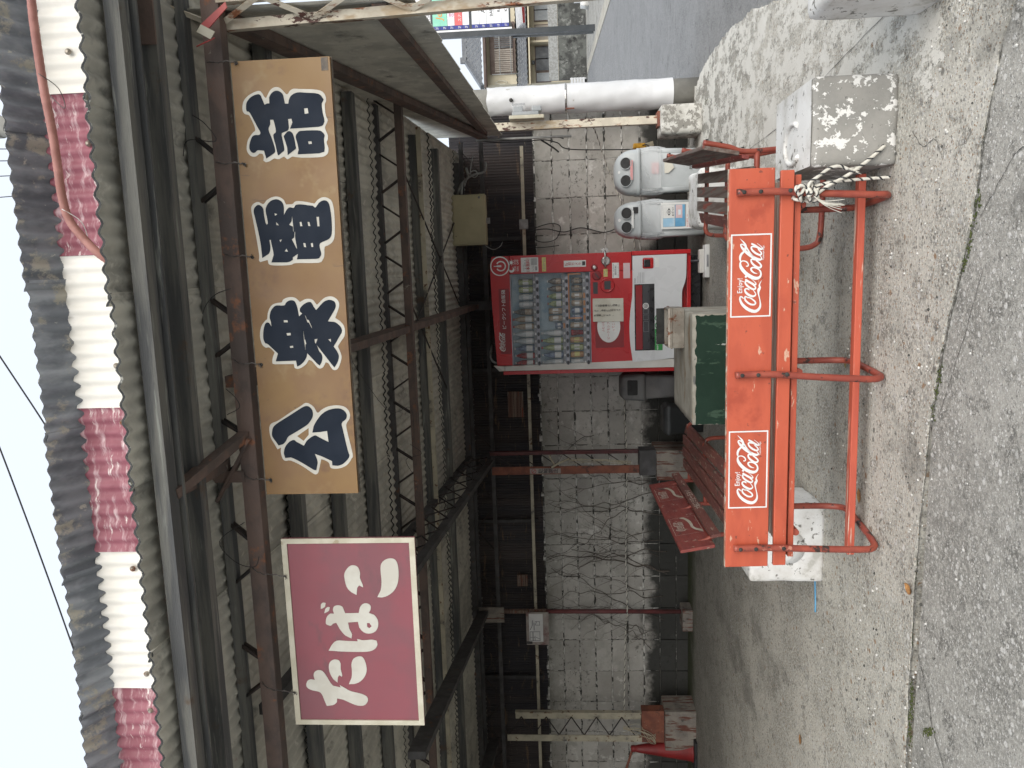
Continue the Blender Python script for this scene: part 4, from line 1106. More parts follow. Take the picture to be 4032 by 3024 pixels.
mb = MB(); put_text(mb, '大鮎口ミ正一五キイ', plS, 0, .010, .05, .0016, width=.55, bold=.008); L(mb, 'slat_lettering', 'print_old', bks)

# ================================================================== right bench (brown slats)
rb = thing('bench', 'weathered red brown slatted bench turned sideways, by the white concrete block on the right', 'bench', (.46, 5.15, 0), R(-5.3), group='benches round the green block')
def Q(mb, name, mat, par=rb): return mb.build(name, mat, par, local=True)
YA, YB = -.86, .80
Q(MB().quad_box([(.175, YA, .475), (.197, YA, .475), (.197, YB, .475), (.175, YB, .475), (.212, YA, .665), (.234, YA, .665), (.234, YB, .665), (.212, YB, .665)]), 'back_plank', 'slat_brown')
Q(MB().quad_box([(.150, YA-.01, .425), (.172, YA-.01, .425), (.172, YB-.05, .425), (.150, YB-.05, .425), (.158, YA-.01, .462), (.180, YA-.01, .462), (.180, YB-.05, .462), (.158, YB-.05, .462)]), 'back_slat', 'bench_red_old')
for i, (xs, zt) in enumerate(((.045, .408), (-.052, .410), (-.152, .408), (-.240, .396))):
    tl = .022 if i == 3 else 0
    Q(MB().quad_box([(xs, YA+.03, zt-.024-tl), (xs+.072, YA+.03, zt-.024), (xs+.072, YB+.02, zt-.024), (xs, YB+.02, zt-.024-tl),
                     (xs, YA+.03, zt-tl), (xs+.072, YA+.03, zt), (xs+.072, YB+.02, zt), (xs, YB+.02, zt-tl)]), 'seat_slat', 'slat_brown' if i < 3 else 'bench_red_flaked')
for yy in (-.80, -.05, .66):
    pts = catmull([(.250, yy, .655), (.222, yy, .52), (.195, yy, .43), (.205, yy, .20), (.22, yy, .06), (.18, yy, .016), (0, yy, .016), (-.25, yy, .016), (-.315, yy, .05), (-.33, yy, .15), (-.325, yy, .32), (-.29, yy, .368), (-.2, yy, .368), (.19, yy, .368)], 6)
    lg = Q(MB().tube(pts, .0155, 10), 'leg_frame', 'tube_red')
    for z_, x_ in ((.635, .262), (.56, .246), (.445, .214)):
        Q(MB().lathe([(.008, 0), (.008, .006)], (x_, yy, z_), 8, 'x'), 'bolt', 'soot', lg)

for o in [c for b_ in (fb, lb, rb) for c in b_.children if c.name.split('.')[0] in ('back_plank', 'back_slat', 'seat_slat', 'stretcher')]:
    bv = o.modifiers.new('worn_arris', 'BEVEL'); bv.width = .0035; bv.segments = 2; bv.limit_method = 'ANGLE'
# ================================================================== blocks
gbk = thing('green_block', 'low concrete block with dark green painted front and cream top, between the benches', 'block', (-.75, 5.8, 0))
rough_block('body', 'concrete_cream', gbk, -1.135, -.35, 5.405, 6.33, -.01, .535, .010, .012, .002, .04, seed=3)
rg = []
for (a0, b0, a1, b1) in ((-1.128, .02, -.362, .02), (-.362, .02, -.362, .518), (-.362, .518, -1.128, .518), (-1.128, .518, -1.128, .02)):
    for i in range(26):
        t = i/26
        rg.append((a0+(a1-a0)*t+random.gauss(0, .0035), b0+(b1-b0)*t+random.gauss(0, .0035) - (abs(random.gauss(0, .006)) if b0 == b1 == .518 else 0)))
mb = MB(); put_poly(mb, rg, Plane((0, 5.404, 0), (1, 0, 0), (0, 0, 1)), 1, lift=.003); mb.build('green_face', 'green_paint', gbk)
ash = thing('ashtray', 'rusty square tin ashtray standing on the green painted block', 'ashtray', (-.47, 5.87, .535))
def ring_rect(x0, x1, y0, y1, z): return [(x0, y0, z), (x1, y0, z), (x1, y1, z), (x0, y1, z)]
can = MB()
AX0, AX1, AY0, AY1 = -.62, -.325, 5.76, 5.98
can.loft([ring_rect(AX0, AX1, AY0, AY1, .537), ring_rect(AX0, AX1, AY0, AY1, .62), ring_rect(AX0-.006, AX1+.006, AY0-.006, AY1+.006, .624), ring_rect(AX0-.006, AX1+.006, AY0-.006, AY1+.006, .634), ring_rect(AX0, AX1, AY0, AY1, .638), ring_rect(AX0+.004, AX1-.004, AY0+.004, AY1-.004, .655),
          ring_rect(AX0+.012, AX1-.012, AY0+.012, AY1-.012, .655), ring_rect(AX0+.014, AX1-.014, AY0+.014, AY1-.014, .60)], smooth=False)
can.build('tin', 'tin_rusty', ash)
MB().box(AX0+.016, AX1-.016, AY0+.016, AY1-.016, .58, .602).build('ash_tray_floor', 'soot', ash)
MB().box(AX0+.01, AX1-.01, AY1-.008, AY1+.004, .655, .715).build('back_rim', 'soot', ash)

cb = thing('concrete_block', 'grey concrete block with white painted top tied by rope, right of the orange bench', 'block', (.57, 3.72, 0))
rough_block('body', 'concrete', cb, .385, .760, 3.465, 4.03, -.005, .352, .020, .02, .0015, .02, seed=4)
tp = MB(); put_poly(tp, [(.395+random.gauss(0, .003), 3.478), (.57, 3.475+random.gauss(0, .003)), (.752, 3.48), (.752, 3.75), (.750, 4.018), (.57, 4.02), (.396, 4.018), (.393, 3.75)], Plane((0, 0, .352), (1, 0, 0), (0, 1, 0)), 1, lift=.0022)
tp.build('painted_top', 'concrete_painted', cb)
lug = MB()
lug.tube([(.47+.10*math.cos(t)*.9+.05, 3.73+.10*math.sin(t)*1.2, .357) for t in [i*PI/9-.6 for i in range(14)]], .011, 8)
lug.build('cast_ring', 'concrete_painted', cb)
wb = thing('concrete_block', 'white painted concrete block behind the left end of the orange bench', 'block', (-1.6, 4.4, 0))
rough_block('body', 'concrete_painted', wb, -1.805, -1.36, 4.235, 4.62, -.005, .405, .014, .022, .002, .02, seed=5)
MB().lathe([(.065, 0), (.062, -.006), (.055, -.008), (.0, -.004)], (-1.62, 4.236, .22), 24, 'y').build('cast_boss', 'concrete_painted', wb)
MB().lathe([(.10, -.001), (.10, -.0045), (.0, -.005)], (-1.60, 4.236, .20), 24, 'y').build('cast_ring', 'concrete_painted', wb)
wb2 = thing('concrete_block', 'white painted concrete block under the far end of the brown slatted bench', 'block', (.5, 6.5, 0))
rough_block('body', 'concrete_painted', wb2, .27, .74, 6.28, 6.80, -.005, .345, .05, .05, .008, .025, seed=6)
tag(MB().tube(catmull([(-1.82, 4.36, .004), (-1.95, 4.34, .004), (-2.03, 4.33, .006)], 4), .005, 6).build('blue_strip', 'sticker_blue'), 'thin blue strap lying on the floor beside the white block', 'strap')

# ================================================================== vending machine
VY = 7.85
vm = thing('vending_machine', 'red and white drink vending machine standing against the block wall', 'vending machine', (-.47, 8.2, 0))
bevelled('cabinet', 'red_gloss', vm, -1.06, .135, 7.965, 8.66, .145, 2.085, .012)
MB().box(-1.0, .08, 8.0, 8.6, .03, .143).build('dark_gap', 'plastic_black', vm)  # black box put in for the shade in the gap under the machine
# door: front slab with window opening, built as frame pieces
def vbox(name, mat, x0, x1, z0, z1, y0=VY, y1=VY+.10, par=vm, bev=.006): return bevelled(name, mat, par, x0, x1, y0, y1, z0, z1, bev)
# arched header
hd = MB(); n_ = 14
f1, f2 = [], []
for i in range(n_+1):
    t = i/n_; x_ = -.978+t*(.13+.978); zt = 2.118+.038*math.sin(PI*min(1, max(0, 1-t*.55)))-(.02 if t > .93 else 0)
    f1.append((x_, zt))
prof = f1[::-1]+[(-.978, 1.962), (.13, 1.962)]
vs, fs = fill2d([prof])
for yy in (VY-.012, VY+.10):
    b = len(hd.v); hd.v += [Vector((v[0], yy, v[1])) for v in vs]
    for f in fs: hd.f.append(tuple(b+i for i in f)); hd.sm.append(False)
b = len(hd.v)
for p in prof: hd.v += [Vector((p[0], VY-.012, p[1])), Vector((p[0], VY+.10, p[1]))]
for i in range(len(prof)):
    j = (i+1) % len(prof); hd.f.append((b+2*i, b+2*i+1, b+2*j+1, b+2*j)); hd.sm.append(False)
hd = hd.build('header', 'red_gloss', vm)
pv = Plane((0, VY-.012, 0), (1, 0, 0), (0, 0, 1))
mb = MB(); put_rect(mb, pv, -.858, -.194, 1.972, 2.078, .001); mb.build('header_panel', 'red_dark', hd)
mb = MB(); coca(mb, pv, -.842, 2.002, .225, .0022)
mb.build('header_script', 'print_white', hd)
mb = MB(); put_text(mb, 'ecoる', pv, -.80, 2.070, .024, .0022, bold=.01); mb.build('header_word', 'print_white', hd)
mb = MB(); put_text(mb, 'ピーク', pv, -.600, 2.016, .044, .0022, width=.128, bold=.006); mb.build('header_lettering', 'print_white', hd)
mb = MB(); put_text(mb, 'シフト', pv, -.467, 2.016, .044, .0022, width=.125, bold=.006); mb.build('header_lettering', 'print_white', hd)
mb = MB(); put_text(mb, '自販機', pv, -.335, 2.016, .044, .0022, width=.13, bold=.006)
mb.build('header_lettering', 'print_white', hd)
lg = MB(); put_disc(lg, pv, .034, 2.056, .094, .004); lg = lg.build('round_emblem', 'red_gloss', hd)
mb = MB(); put_disc(mb, pv, .034, 2.056, .098, .0055, r2=.086, n=36)
put_strokes(mb, [[(34-46*math.sin(t), 2056-10+46*math.cos(t), 13) for t in [.55+i*(2*PI-1.1)/18 for i in range(19)]]], pv, .001, 0, 0, .0055)
put_poly(mb, smooth_ring([(.024, 2.04), (.024, 2.075), (.030, 2.095), (.030, 2.118), (.038, 2.118), (.038, 2.095), (.044, 2.075), (.044, 2.04)]), pv, 1, lift=.0062)
mb.build('emblem_mark', 'print_white', lg)
# right hand door stile, window surround, lower door
stile = vbox('door_stile', 'red_gloss', -.050, .132, .735, 1.958)
vbox('door_stile', 'red_gloss', -1.012-.012, -.985, 1.16, 1.958, VY+.002)
vbox('lower_door', 'red_gloss', -.975, -.052, .70, 1.150)
vbox('red_side', 'red_gloss', -1.079, -1.040, .145, 2.06, VY+.012, VY+.10)
st = MB().quad_box([(-1.038, VY-.002, .16), (-.950, VY-.002, .16), (-.950, VY+.09, .16), (-1.038, VY+.09, .16), (-1.036, VY-.002, 2.04), (-.9885, VY-.002, 2.04), (-.9885, VY+.09, 2.04), (-1.036, VY+.09, 2.04)])
st = st.build('white_strip', 'strip_white', vm)
MB().quad_box([(-1.036, VY-.002, 2.045), (-.9885, VY-.002, 2.045), (-.9885, VY+.09, 2.045), (-1.036, VY+.09, 2.045), (-1.043, VY+.02, 2.10), (-.980, VY-.010, 2.155), (-.980, VY+.09, 2.155), (-1.043, VY+.09, 2.10)]).build('strip_cap', 'strip_white', st)
# white lower panel with a curved head and a wavy foot
ring = smooth_ring([(.091, .728), (-.1, .728), (-.30, .733), (-.45, .752), (-.614, .764), (-.80, .757), (-.975, .735), (-.965, .55), (-.946, .34), (-.935, .245), (-.429, .240), (-.34, .240), (-.26, .235), (-.18, .208), (-.10, .197), (.093, .193)], 4)
wp = MB(); vs, fs = fill2d([ring])
for yy in (VY-.008, VY+.09):
    b = len(wp.v); wp.v += [Vector((v[0], yy, v[1])) for v in vs]
    for f in fs: wp.f.append(tuple(b+i for i in f)); wp.sm.append(False)
b = len(wp.v)
for p in ring: wp.v += [Vector((p[0], VY-.008, p[1])), Vector((p[0], VY+.09, p[1]))]
for i in range(len(ring)):
    j = (i+1) % len(ring); wp.f.append((b+2*i, b+2*i+1, b+2*j+1, b+2*j)); wp.sm.append(False)
wp = wp.build('lower_panel', 'panel_white', vm)
vbox('door_edge', 'red_gloss', .095, .138, .15, .733)
vbox('kick_plate', 'red_gloss', -1.0, .135, .145, .186, VY+.03, VY+.12)
pw = Plane((0, VY-.008, 0), (1, 0, 0), (0, 0, 1))
pd = Plane((0, VY, 0), (1, 0, 0), (0, 0, 1))
# display window
win = MB().box(-.985, -.052, VY+.106, VY+.112, 1.155, 1.96).build('display_window', 'window_back', vm)
MB().box(-.985, -.052, VY+.012, VY+.105, 1.952, 1.962).build('window_lining', 'rail_silver', win)
MB().box(-.985, -.052, VY+.012, VY+.105, 1.150, 1.158).build('window_lining', 'rail_silver', win)
def prof_bottle(h, r): return [(r*.92, 0), (r, .01), (r, h*.10), (r, h*.40), (r, h*.50), (r*.93, h*.62), (r*.55, h*.80), (r*.36, h*.88), (r*.36, h*.93), (r*.40, h*.935), (r*.40, h)]
def prof_can(h, r): return [(r*.86, 0), (r, h*.06), (r, h*.30), (r, h*.70), (r, h*.90), (r*.84, h*.97), (r*.84, h)]
def prof_cup(h, r): return [(r*.75, 0), (r, h*.85), (r*1.05, h*.86), (r*1.05, h*.93), (r*.9, h)]
kinds = {}
def sample(kind, h, r, mat):
    key = (kind, h, mat)
    if key not in kinds:
        me = MB().lathe({'b': prof_bottle, 'c': prof_can, 'u': prof_cup}[kind](h, r), n=14).mesh('drink_sample')
        me.materials.append(MATS[mat])
        lb_ = {'bottle_green': 'label_white', 'bottle_dark': 'bottle_beige', 'bottle_beige': 'label_white', 'bottle_red': 'label_white', 'bottle_clear': 'label_white', 'bottle_blue': 'label_white', 'bottle_orange': 'label_yellow'}[mat]
        me.materials.append(MATS[lb_]); me.materials.append(MATS['ink_red' if mat in ('bottle_green', 'bottle_beige') else 'label_white'])
        for p_ in me.polygons:
            zc = p_.center.z/h
            if kind == 'b' and .08 < zc < .42: p_.material_index = 1
            if kind == 'b' and zc > .93: p_.material_index = 2
            if kind == 'c' and .25 < zc < .75 and p_.index % 3: p_.material_index = 1
        kinds[key] = me
    return kinds[key]
rowdef = (
    (1.735, [('c', .145, 'bottle_green')]*2+[('c', .145, 'bottle_clear')]*2+[('b', .215, 'bottle_dark')]+[('b', .215, 'bottle_beige')]*2+[('b', .215, 'bottle_clear')]*2+[('b', .21, 'bottle_blue')]+[('b', .205, 'bottle_red')]*2),
    (1.440, [('b', .15, 'bottle_dark')]*2+[('b', .15, 'bottle_green')]*2+[('c', .14, 'bottle_beige')]*2+[('c', .075, 'bottle_blue')]+[('b', .225, 'bottle_clear')]+[('b', .225, 'bottle_green')]*2+[('b', .22, 'bottle_blue'), ('b', .22, 'bottle_clear')]),
    (1.232, [('c', .115, 'bottle_dark')]*2+[('c', .115, 'bottle_beige')]*2+[('c', .115, 'bottle_blue')]*2+[('c', .13, 'bottle_beige')]+[('u', .125, 'bottle_red')]+[('c', .135, 'bottle_orange')]+[('c', .135, 'bottle_green')]+[('c', .135, 'bottle_orange')]+[('c', .135, 'bottle_clear')]))
bt = MB().lathe([(.016, 0), (.016, -.006), (.012, -.008)], n=14, axis='y')
bt.v = [Vector((v.x*1.35, v.y, v.z*.8)) for v in bt.v]
btm = bt.mesh('button'); btm.materials.append(MATS['plastic_dark'])
prm = MB().box(-.012, .012, -.001, 0, -.008, .008).mesh('price_tag'); prm.materials.append(MATS['label_white'])
pro = MB().box(-.026, .026, -.001, 0, -.010, .010).mesh('price_tag'); pro.materials.append(MATS['label_orange'])
for zf, items in rowdef:
    sh = MB().box(-.985, -.052, VY+.028, VY+.105, zf-.014, zf-.004).build('shelf', 'rail_silver', win)
    MB().box(-.985, -.052, VY+.026, VY+.032, zf-.034, zf-.004).build('price_strip', 'ink_grey', sh)
    rail = MB().box(-.985, -.09, VY-.004, VY+.025, zf-.064, zf-.036).build('button_rail', 'rail_silver', vm)
    for i, it in enumerate(items):
        x_ = -.137-i*.0753
        o = link('drink_sample', sample(it[0], it[1], .031, it[2]), None, win)
        o.location = Vector((x_, VY+.068, zf-.003))-ORG[vm.name]; o.rotation_euler = (0, 0, random.random()*6)
        o = link('button', btm, None, rail); o.location = Vector((x_, VY-.004, zf-.050))-ORG[vm.name]
        hot = (zf < 1.3 and 1 < i < 6) or (1.4 < zf < 1.5 and i == 6)
        o = link('price_tag', pro if hot else prm, None, sh); o.location = Vector((x_, VY+.0255, zf-.019))-ORG[vm.name]
MB().box(-.52, -.062, VY+.024, VY+.027, 1.362, 1.376).build('frame_sticker', 'label_orange', win)
MB().box(-.075, -.062, VY+.024, VY+.027, 1.245, 1.362).build('frame_sticker', 'label_orange', win)
MB().box(-.52, -.507, VY+.024, VY+.027, 1.245, 1.362).build('frame_sticker', 'label_orange', win)
MB().box(-.984, -.053, VY+.009, VY+.011, 1.160, 1.950).build('window_pane', 'pane_glass', vm)
# labels on the stile
def lab(name, mat, x0, x1, z0, z1, plane=pd, lift=.0015, par=vm):
    mb = MB(); put_rect(mb, plane, min(x0, x1), max(x0, x1), min(z0, z1), max(z0, z1), lift); return mb.build(name, mat, par)
def words(par, mat, items, plane=pd, lift=.0028):
    mb = MB()
    for it in items: put_text(mb, it[0], plane, it[1], it[2], it[3], lift, width=it[4] if len(it) > 4 else None, bold=it[5] if len(it) > 5 else 0)
    return mb.build('label_print', mat, par)
sm = MB(); put_disc(sm, pv, .066, 1.940, .016, .003)
for i in range(8):
    a = i*PI/4; put_poly(sm, [(.066+math.cos(a-.2)*.02, 1.940+math.sin(a-.2)*.02), (.066+math.cos(a)*.031, 1.940+math.sin(a)*.031), (.066+math.cos(a+.2)*.02, 1.940+math.sin(a+.2)*.02)], pd, 1, lift=.0018)
put_poly(sm, smooth_ring([(.002, 1.966), (-.026, 1.960), (-.034, 1.940), (-.024, 1.918), (.002, 1.914), (.022, 1.926), (.0, 1.925), (-.012, 1.940), (-.008, 1.956)]), pd, 1, lift=.0018)
put_text(sm, '冷却', pd, -.022, 1.893, .028, .0018, width=.05); put_text(sm, '冷却', pd, .044, 1.893, .028, .0018, width=.05)
put_text(sm, 'ON', pd, -.022, 1.868, .026, .0018, width=.045, bold=.01); put_text(sm, 'OFF', pd, .044, 1.868, .026, .0018, width=.05, bold=.01)
sm.build('day_night_icons', 'print_white', stile)
l1 = lab('label', 'label_white', -.036, .110, 1.668, 1.843)
words(l1, 'ink_red', [('1本無料!', -.028, 1.757, .045, .128, .01)])
words(l1, 'ink_grey', [('Coke ON', -.020, 1.812, .018, .06)])
mb = MB(); put_dashes(mb, pd, .0, .09, 1.797, .010); put_dashes(mb, pd, -.028, .03, 1.715, .006); put_dashes(mb, pd, -.028, .03, 1.728, .006); mb.build('label_smallprint', 'ink_grey', l1)
mb = MB(); put_rect(mb, pd, .035, .100, 1.682, 1.742, .0028); put_rect(mb, pd, -.02, .02, 1.68, 1.70, .0028); mb.build('label_block', 'ink_grey', l1)
mb = MB(); [put_disc(mb, pd, .044+.012*(i % 5), 1.692+.014*(i//5), .004, .0036, 8) for i in range(20)]; mb.build('label_dots', 'label_white', l1)
l2 = lab('label', 'label_yellow', -.033, .107, 1.591, 1.631); mb = MB(); put_dashes(mb, pd, -.026, .10, 1.614, .008); put_dashes(mb, pd, -.026, .10, 1.599, .008); mb.build('label_smallprint', 'ink_grey', l2)
l3 = lab('label', 'label_white', .001, .066, 1.190, 1.412)
mb = MB(); put_text(mb, '防犯カメラ', Plane((0, VY, 0), (1, 0, 0), (0, 0, 1)), .018, 1.374, .033, .0028, bold=.01, vertical=True); mb.build('label_print', 'ink_red', l3)
mb = MB(); put_rect(mb, pd, .014, .054, 1.197, 1.228, .0028); mb.build('label_block', 'ink_black', l3)
# coin and note handling
ins = MB(); put_rect(ins, pd, -.275, -.158, 1.076, 1.122, .002); ins.build('display_screen', 'plastic_dark', vm)
MB().lathe([(.074, 0), (.074, -.010), (.060, -.014), (.056, -.006)], (-.191, VY, .981), 32, 'y').build('note_bezel', 'red_gloss', vm)
MB().box(-.232, -.150, VY-.016, VY-.004, .948, 1.010).build('note_slot', 'plastic_dark', vm)
MB().lathe([(.032, 0), (.032, -.008), (.024, -.012)], (-.010, VY, 1.107), 24, 'y').build('coin_bezel', 'red_dark', vm)
MB().lathe([(.019, 0), (.019, -.014), (.012, -.016)], (-.010, VY, 1.107), 20, 'y').build('coin_slot', 'metal_bright', vm)
MB().lathe([(.046, 0), (.046, -.006), (.038, -.009)], (-.093, VY, 1.083), 28, 'y').build('lever_bezel', 'red_dark', vm)
MB().bar((-.118, VY-.014, 1.062), (-.07, VY-.014, 1.10), .010, .018, (0, 1, 0)).build('return_lever', 'plastic_dark', vm)
lk = MB().lathe([(.046, 0), (.046, -.012), (.036, -.018)], (.050, VY, .992), 24, 'y').build('lock_plate', 'metal_bright', vm)
MB().tube([(.142, VY+.03, 1.0), (.150, VY-.03, 1.001), (.12, VY-.045, 1.001), (.03, VY-.047, 1.001), (-.004, VY-.04, 1.001), (-.008, VY-.02, 1.001)], .010, 10).build('lock_bar', 'metal_bright', lk)
MB().box(.132, .176, VY+.02, VY+.03, .965, 1.03).build('hasp', 'metal_bright', lk)
l4 = lab('label', 'label_white', -.123, .029, .861, .929); mb = MB(); put_dashes(mb, pd, -.115, .02, .914, .008); put_dashes(mb, pd, -.09, .0, .890, .014); put_dashes(mb, pd, -.115, .02, .868, .006); put_frame(mb, pd, -.095, .004, .886, .908, .0015, .0028); mb.build('label_smallprint', 'ink_grey', l4)
lab('label', 'pale_pink', -.129, .023, .752, .819)
l5 = lab('label', 'label_yellow', -.106, -.029, .976, 1.016); words(l5, 'ink_grey', [('NO', -.062, .982, .016, .026)]); mb = MB(); put_disc(mb, pd, -.085, .988, .009, .0028, r2=.0065, n=16); put_dashes(mb, pd, -.10, -.035, 1.003, .008); mb.build('label_smallprint', 'ink_grey', l5)
# delivery port, return tray, stickers
port = MB().box(-.860, -.192, VY-.010, VY+.055, .512, .711).build('delivery_port', 'plastic_black', vm)
vbox('port_flap', 'plastic_dark', -.850, -.202, .560, .630, VY-.016, VY-.011, port, .002)
vbox('port_band', 'red_dark', -.850, -.202, .634, .700, VY-.015, VY-.011, port, .002)
pf = Plane((0, VY-.016, 0), (1, 0, 0), (0, 0, 1))
mb = MB(); put_disc(mb, pf, -.41, .600, .030, .001, r2=.022); put_disc(mb, pf, -.41, .600, .016, .001, r2=.011); put_rect(mb, pf, -.413, -.407, .596, .612, .0016); mb.build('port_emblem', 'label_white', port)
mb = MB(); [put_frame(mb, pf, a, a_, .575, .625, .002, .001) for a, a_ in ((-.49, -.445), (-.55, -.50), (-.67, -.565))]; mb.build('port_icons', 'ink_grey', port)
for sx_ in (-.27, -.76): MB().lathe([(.006, 0), (.006, -.006)], (sx_, VY-.010, .575), 10, 'y').build('port_screw', 'metal_bright', port)
rt_ = bevelled('return_tray', 'red_gloss', vm, -.046, .072, VY-.016, VY+.02, .513, .633, .03, seg=4)
bevelled('tray_opening', 'plastic_black', rt_, -.030, .056, VY-.019, VY+.0, .545, .622, .016, seg=3)
lab('label', 'label_white', -.03, .065, .463, .505, pw)
es = lab('eco_sticker', 'sticker_green', -.862, -.646, .434, .511, pw, .002); words(es, 'label_white', [('ecoる', -.855, .478, .030, .066, .01), ('自販機', -.775, .478, .028, .10)], pw, .0032)
mb = MB()
for cx in (-.61, -.535): put_disc(mb, pw, cx, .474, .036, .002, r2=.028); put_disc(mb, pw, cx, .468, .020, .002, r2=.012)
mb.build('eco_rings', 'sticker_green', vm)
st2 = lab('sticker', 'panel_white', -.187, -.052, .600, .716, pw, .0012)
mb = MB(); coca(mb, pw, -.185, .690, .06, .0024); put_rect(mb, pw, -.18, -.11, .676, .679, .0024)
for i in range(4): put_rect(mb, pw, -.18, -.075, .662-i*.016, .666-i*.016, .0024)
mb.build('label_print', 'ink_grey', st2)
# speech bubble sheet and taped paper notice
bs = lab('bubble_sheet', 'red_dark', -.822, -.344, .820, 1.108, pd, .0012)
mb = MB(); vs = [(-.605+math.cos(t)*.165, .972+math.sin(t)*.116) for t in [i*2*PI/40 for i in range(40)]]; put(mb, vs, [tuple(range(40))], pd, lift=.0024); mb.build('speech_bubble', 'label_white', bs)
words(bs, 'ink_red', [('ふむふむ', -.66, 1.018, .030, .11), ('ピークをシフト', -.735, .965, .030, .20), ('ってこと', -.655, .915, .030, .11)], pd, .0036)
pn = MB(); nx, nz = 6, 6
for i in range(nx+1):
    for j in range(nz+1):
        u, v = i/nx, j/nz
        pn.v.append(Vector((-.557+.234*u+.006*(v-.5), VY-.006-.004*math.sin(u*3+v*2)-.008*(u*v)**3, .823+.307*v)))
for i in range(nx):
    for j in range(nz):
        a = i*(nz+1)+j; pn.f.append((a, a+nz+1, a+nz+2, a+1)); pn.sm.append(True)
pn = pn.build('paper_notice', 'paper', vm)
ppn = Plane((0, VY-.013, 0), (1, 0, 0), (0, 0, 1))
mb = MB()
for i, t_ in enumerate(('八女警察署のご指導に', 'より、各所に防犯カメラ', 'を設置してます。')):
    put_text(mb, t_, ppn, -.405-i*.048, (1.085 if i == 0 else 1.10), .0245, .0012, bold=.008, vertical=True)
mb.build('notice_writing', 'ink_black', pn)
MB().tube(catmull([(-.96, 8.0, 2.09), (-.96, 7.98, 2.16), (-.90, 8.0, 2.20), (-.80, 8.2, 2.20)], 5), .012, 8).build('power_lead', 'conduit_grey', vm)
# anchor foot in front of the machine
af = thing('anchor_foot', 'white plastic anti-tip anchor plate in front of the vending machine', 'anchor', (.01, 7.74, 0))
bevelled('plate', 'label_white', af, -.145, .172, 7.66, 7.80, 0, .045, .008)
bevelled('raised_body', 'strip_white', af, -.10, .13, 7.74, 7.84, .01, .085, .01)
MB().box(-.04, .075, 7.655, 7.70, .012, .030).build('slot', 'ink_grey', af)
MB().tube([(.02, 7.77, .05), (.02, 7.80, .16)], .012, 8).build('stud', 'plastic_dark', af)

# ================================================================== recycling bins
def rrect(cx, cy, hx, hy, r, z, n=5):
    pts = []
    r = min(r, hx*.98, hy*.98)
    for qx, qy, a0 in ((1, -1, -PI/2), (1, 1, 0), (-1, 1, PI/2), (-1, -1, PI)):
        for i in range(n+1):
            a = a0+i*(PI/2)/n
            pts.append((cx+qx*(hx-r)+math.cos(a)*r, cy+qy*(hy-r)+math.sin(a)*r, z))
    return pts
def recycle_bin(cx, cy, hx, label, H=.885, tilt=0):
    b = thing('recycling_bin', label, 'bin', (cx, cy, 0), group='grey recycling bins beside the vending machine')
    bl = MB().loft([rrect(0, 0, hx*.86, .135, .05, 0), rrect(0, 0, hx*.90, .145, .05, .10), rrect(0, 0, hx*.97, .165, .055, .655)]).build('body', 'bin_grey', b, local=True)
    for s_ in (-1, 1):
        MB().loft([rrect(s_*hx*.80, -.06, .028, .085, .02, .02), rrect(s_*hx*.86, -.07, .03, .095, .02, .60)]).build('corner_rib', 'bin_grey', bl, local=True)
    rings = [rrect(0, 0, hx*1.0, .185, .06, .635), rrect(0, 0, hx*1.03, .19, .06, .64), rrect(0, 0, hx*1.03, .19, .06, .668), rrect(0, .0, hx*.985, .18, .06, .674)]
    for t in (.15, .3, .45, .6, .72, .82, .9, .96, 1.0):
        a = t*PI/2
        rings.append(rrect(0, .035*t, hx*(.985*math.cos(a)**.62+.02), .18*(math.cos(a)**.5)*.98+.004, .06, .674+(H-.674)*math.sin(a)))
    lid = MB().loft(rings).build('lid', 'bin_grey', b, local=True)
    for s_ in (-1, 1):
        yh = -.186
        rg_ = MB().lathe([(.061, .045), (.061, -.008), (.055, -.012), (.053, -.002), (.053, .045)], (0, 0, 0), 24, 'y', caps=False)
        M = Matrix.Translation((s_*hx*.385-.005, yh+.014, .778)) @ Matrix.Rotation(R(-24), 4, 'X')
        rg_.v = [M @ v for v in rg_.v]; rr_ = rg_.build('hole_ring', 'bin_grey', lid, local=True)
        dk = MB().lathe([(.0, -.004), (.0535, -.004)], (0, 0, 0), 24, 'y', caps=False)
        dk.v = [M @ v for v in dk.v]; dk.build('hole', 'rubber_black', rr_, local=True)
    # clear bag folded down over the rim
    bag = MB(); nb = 64
    base = rrect(0, 0, 1, 1, .3, 0, 15)
    rs = []
    for zi, (zz, ex) in enumerate(((.645, .006), (.60, .014), (.54, .018), (.47, .016), (.43, .010))):
        ring = []
        rr0 = rrect(0, 0, hx*.97+ex, .165+ex, .06, zz, 15)
        for i, p in enumerate(rr0):
            w_ = .007*math.sin(i*1.9+zi*.8)+.005*math.sin(i*.7+zi*2.1)
            d = Vector((p[0], p[1], 0)).normalized()
            ring.append((p[0]+d.x*w_, p[1]+d.y*w_, p[2]+.02*math.sin(i*.35)*(zi/4)+(.03*math.sin(i*.9) if zi == 4 else 0)))
        rs.append(ring)
    bag.loft(rs, caps=False).build('bin_bag', 'plastic_film', b, local=True)
    return b, lid, bl, hx
b1_, lid, bod, hx = recycle_bin(.915, 8.06, .218, 'grey dome lidded recycling bin with a red sticker, next to the rusty white post')
pb = Plane((0, -.183, 0), (1, 0, 0), (0, 0, 1))
mb = MB(); put_rect(mb, Plane((0, -.196, .712), (1, 0, 0), (0, -.1, 1)), -.085, .105, 0, .026, .001); mb.build('lid_label', 'ink_pink', lid, local=True)
mb = MB(); put_disc(mb, Plane((0, -.118, .838), (1, 0, 0), (0, .75, 1)), .0, 0, .014, .006); mb.build('lid_mark', 'label_white', lid, local=True)
pb = Plane((0, -.168, 0), (1, 0, 0), (0, 0, 1))
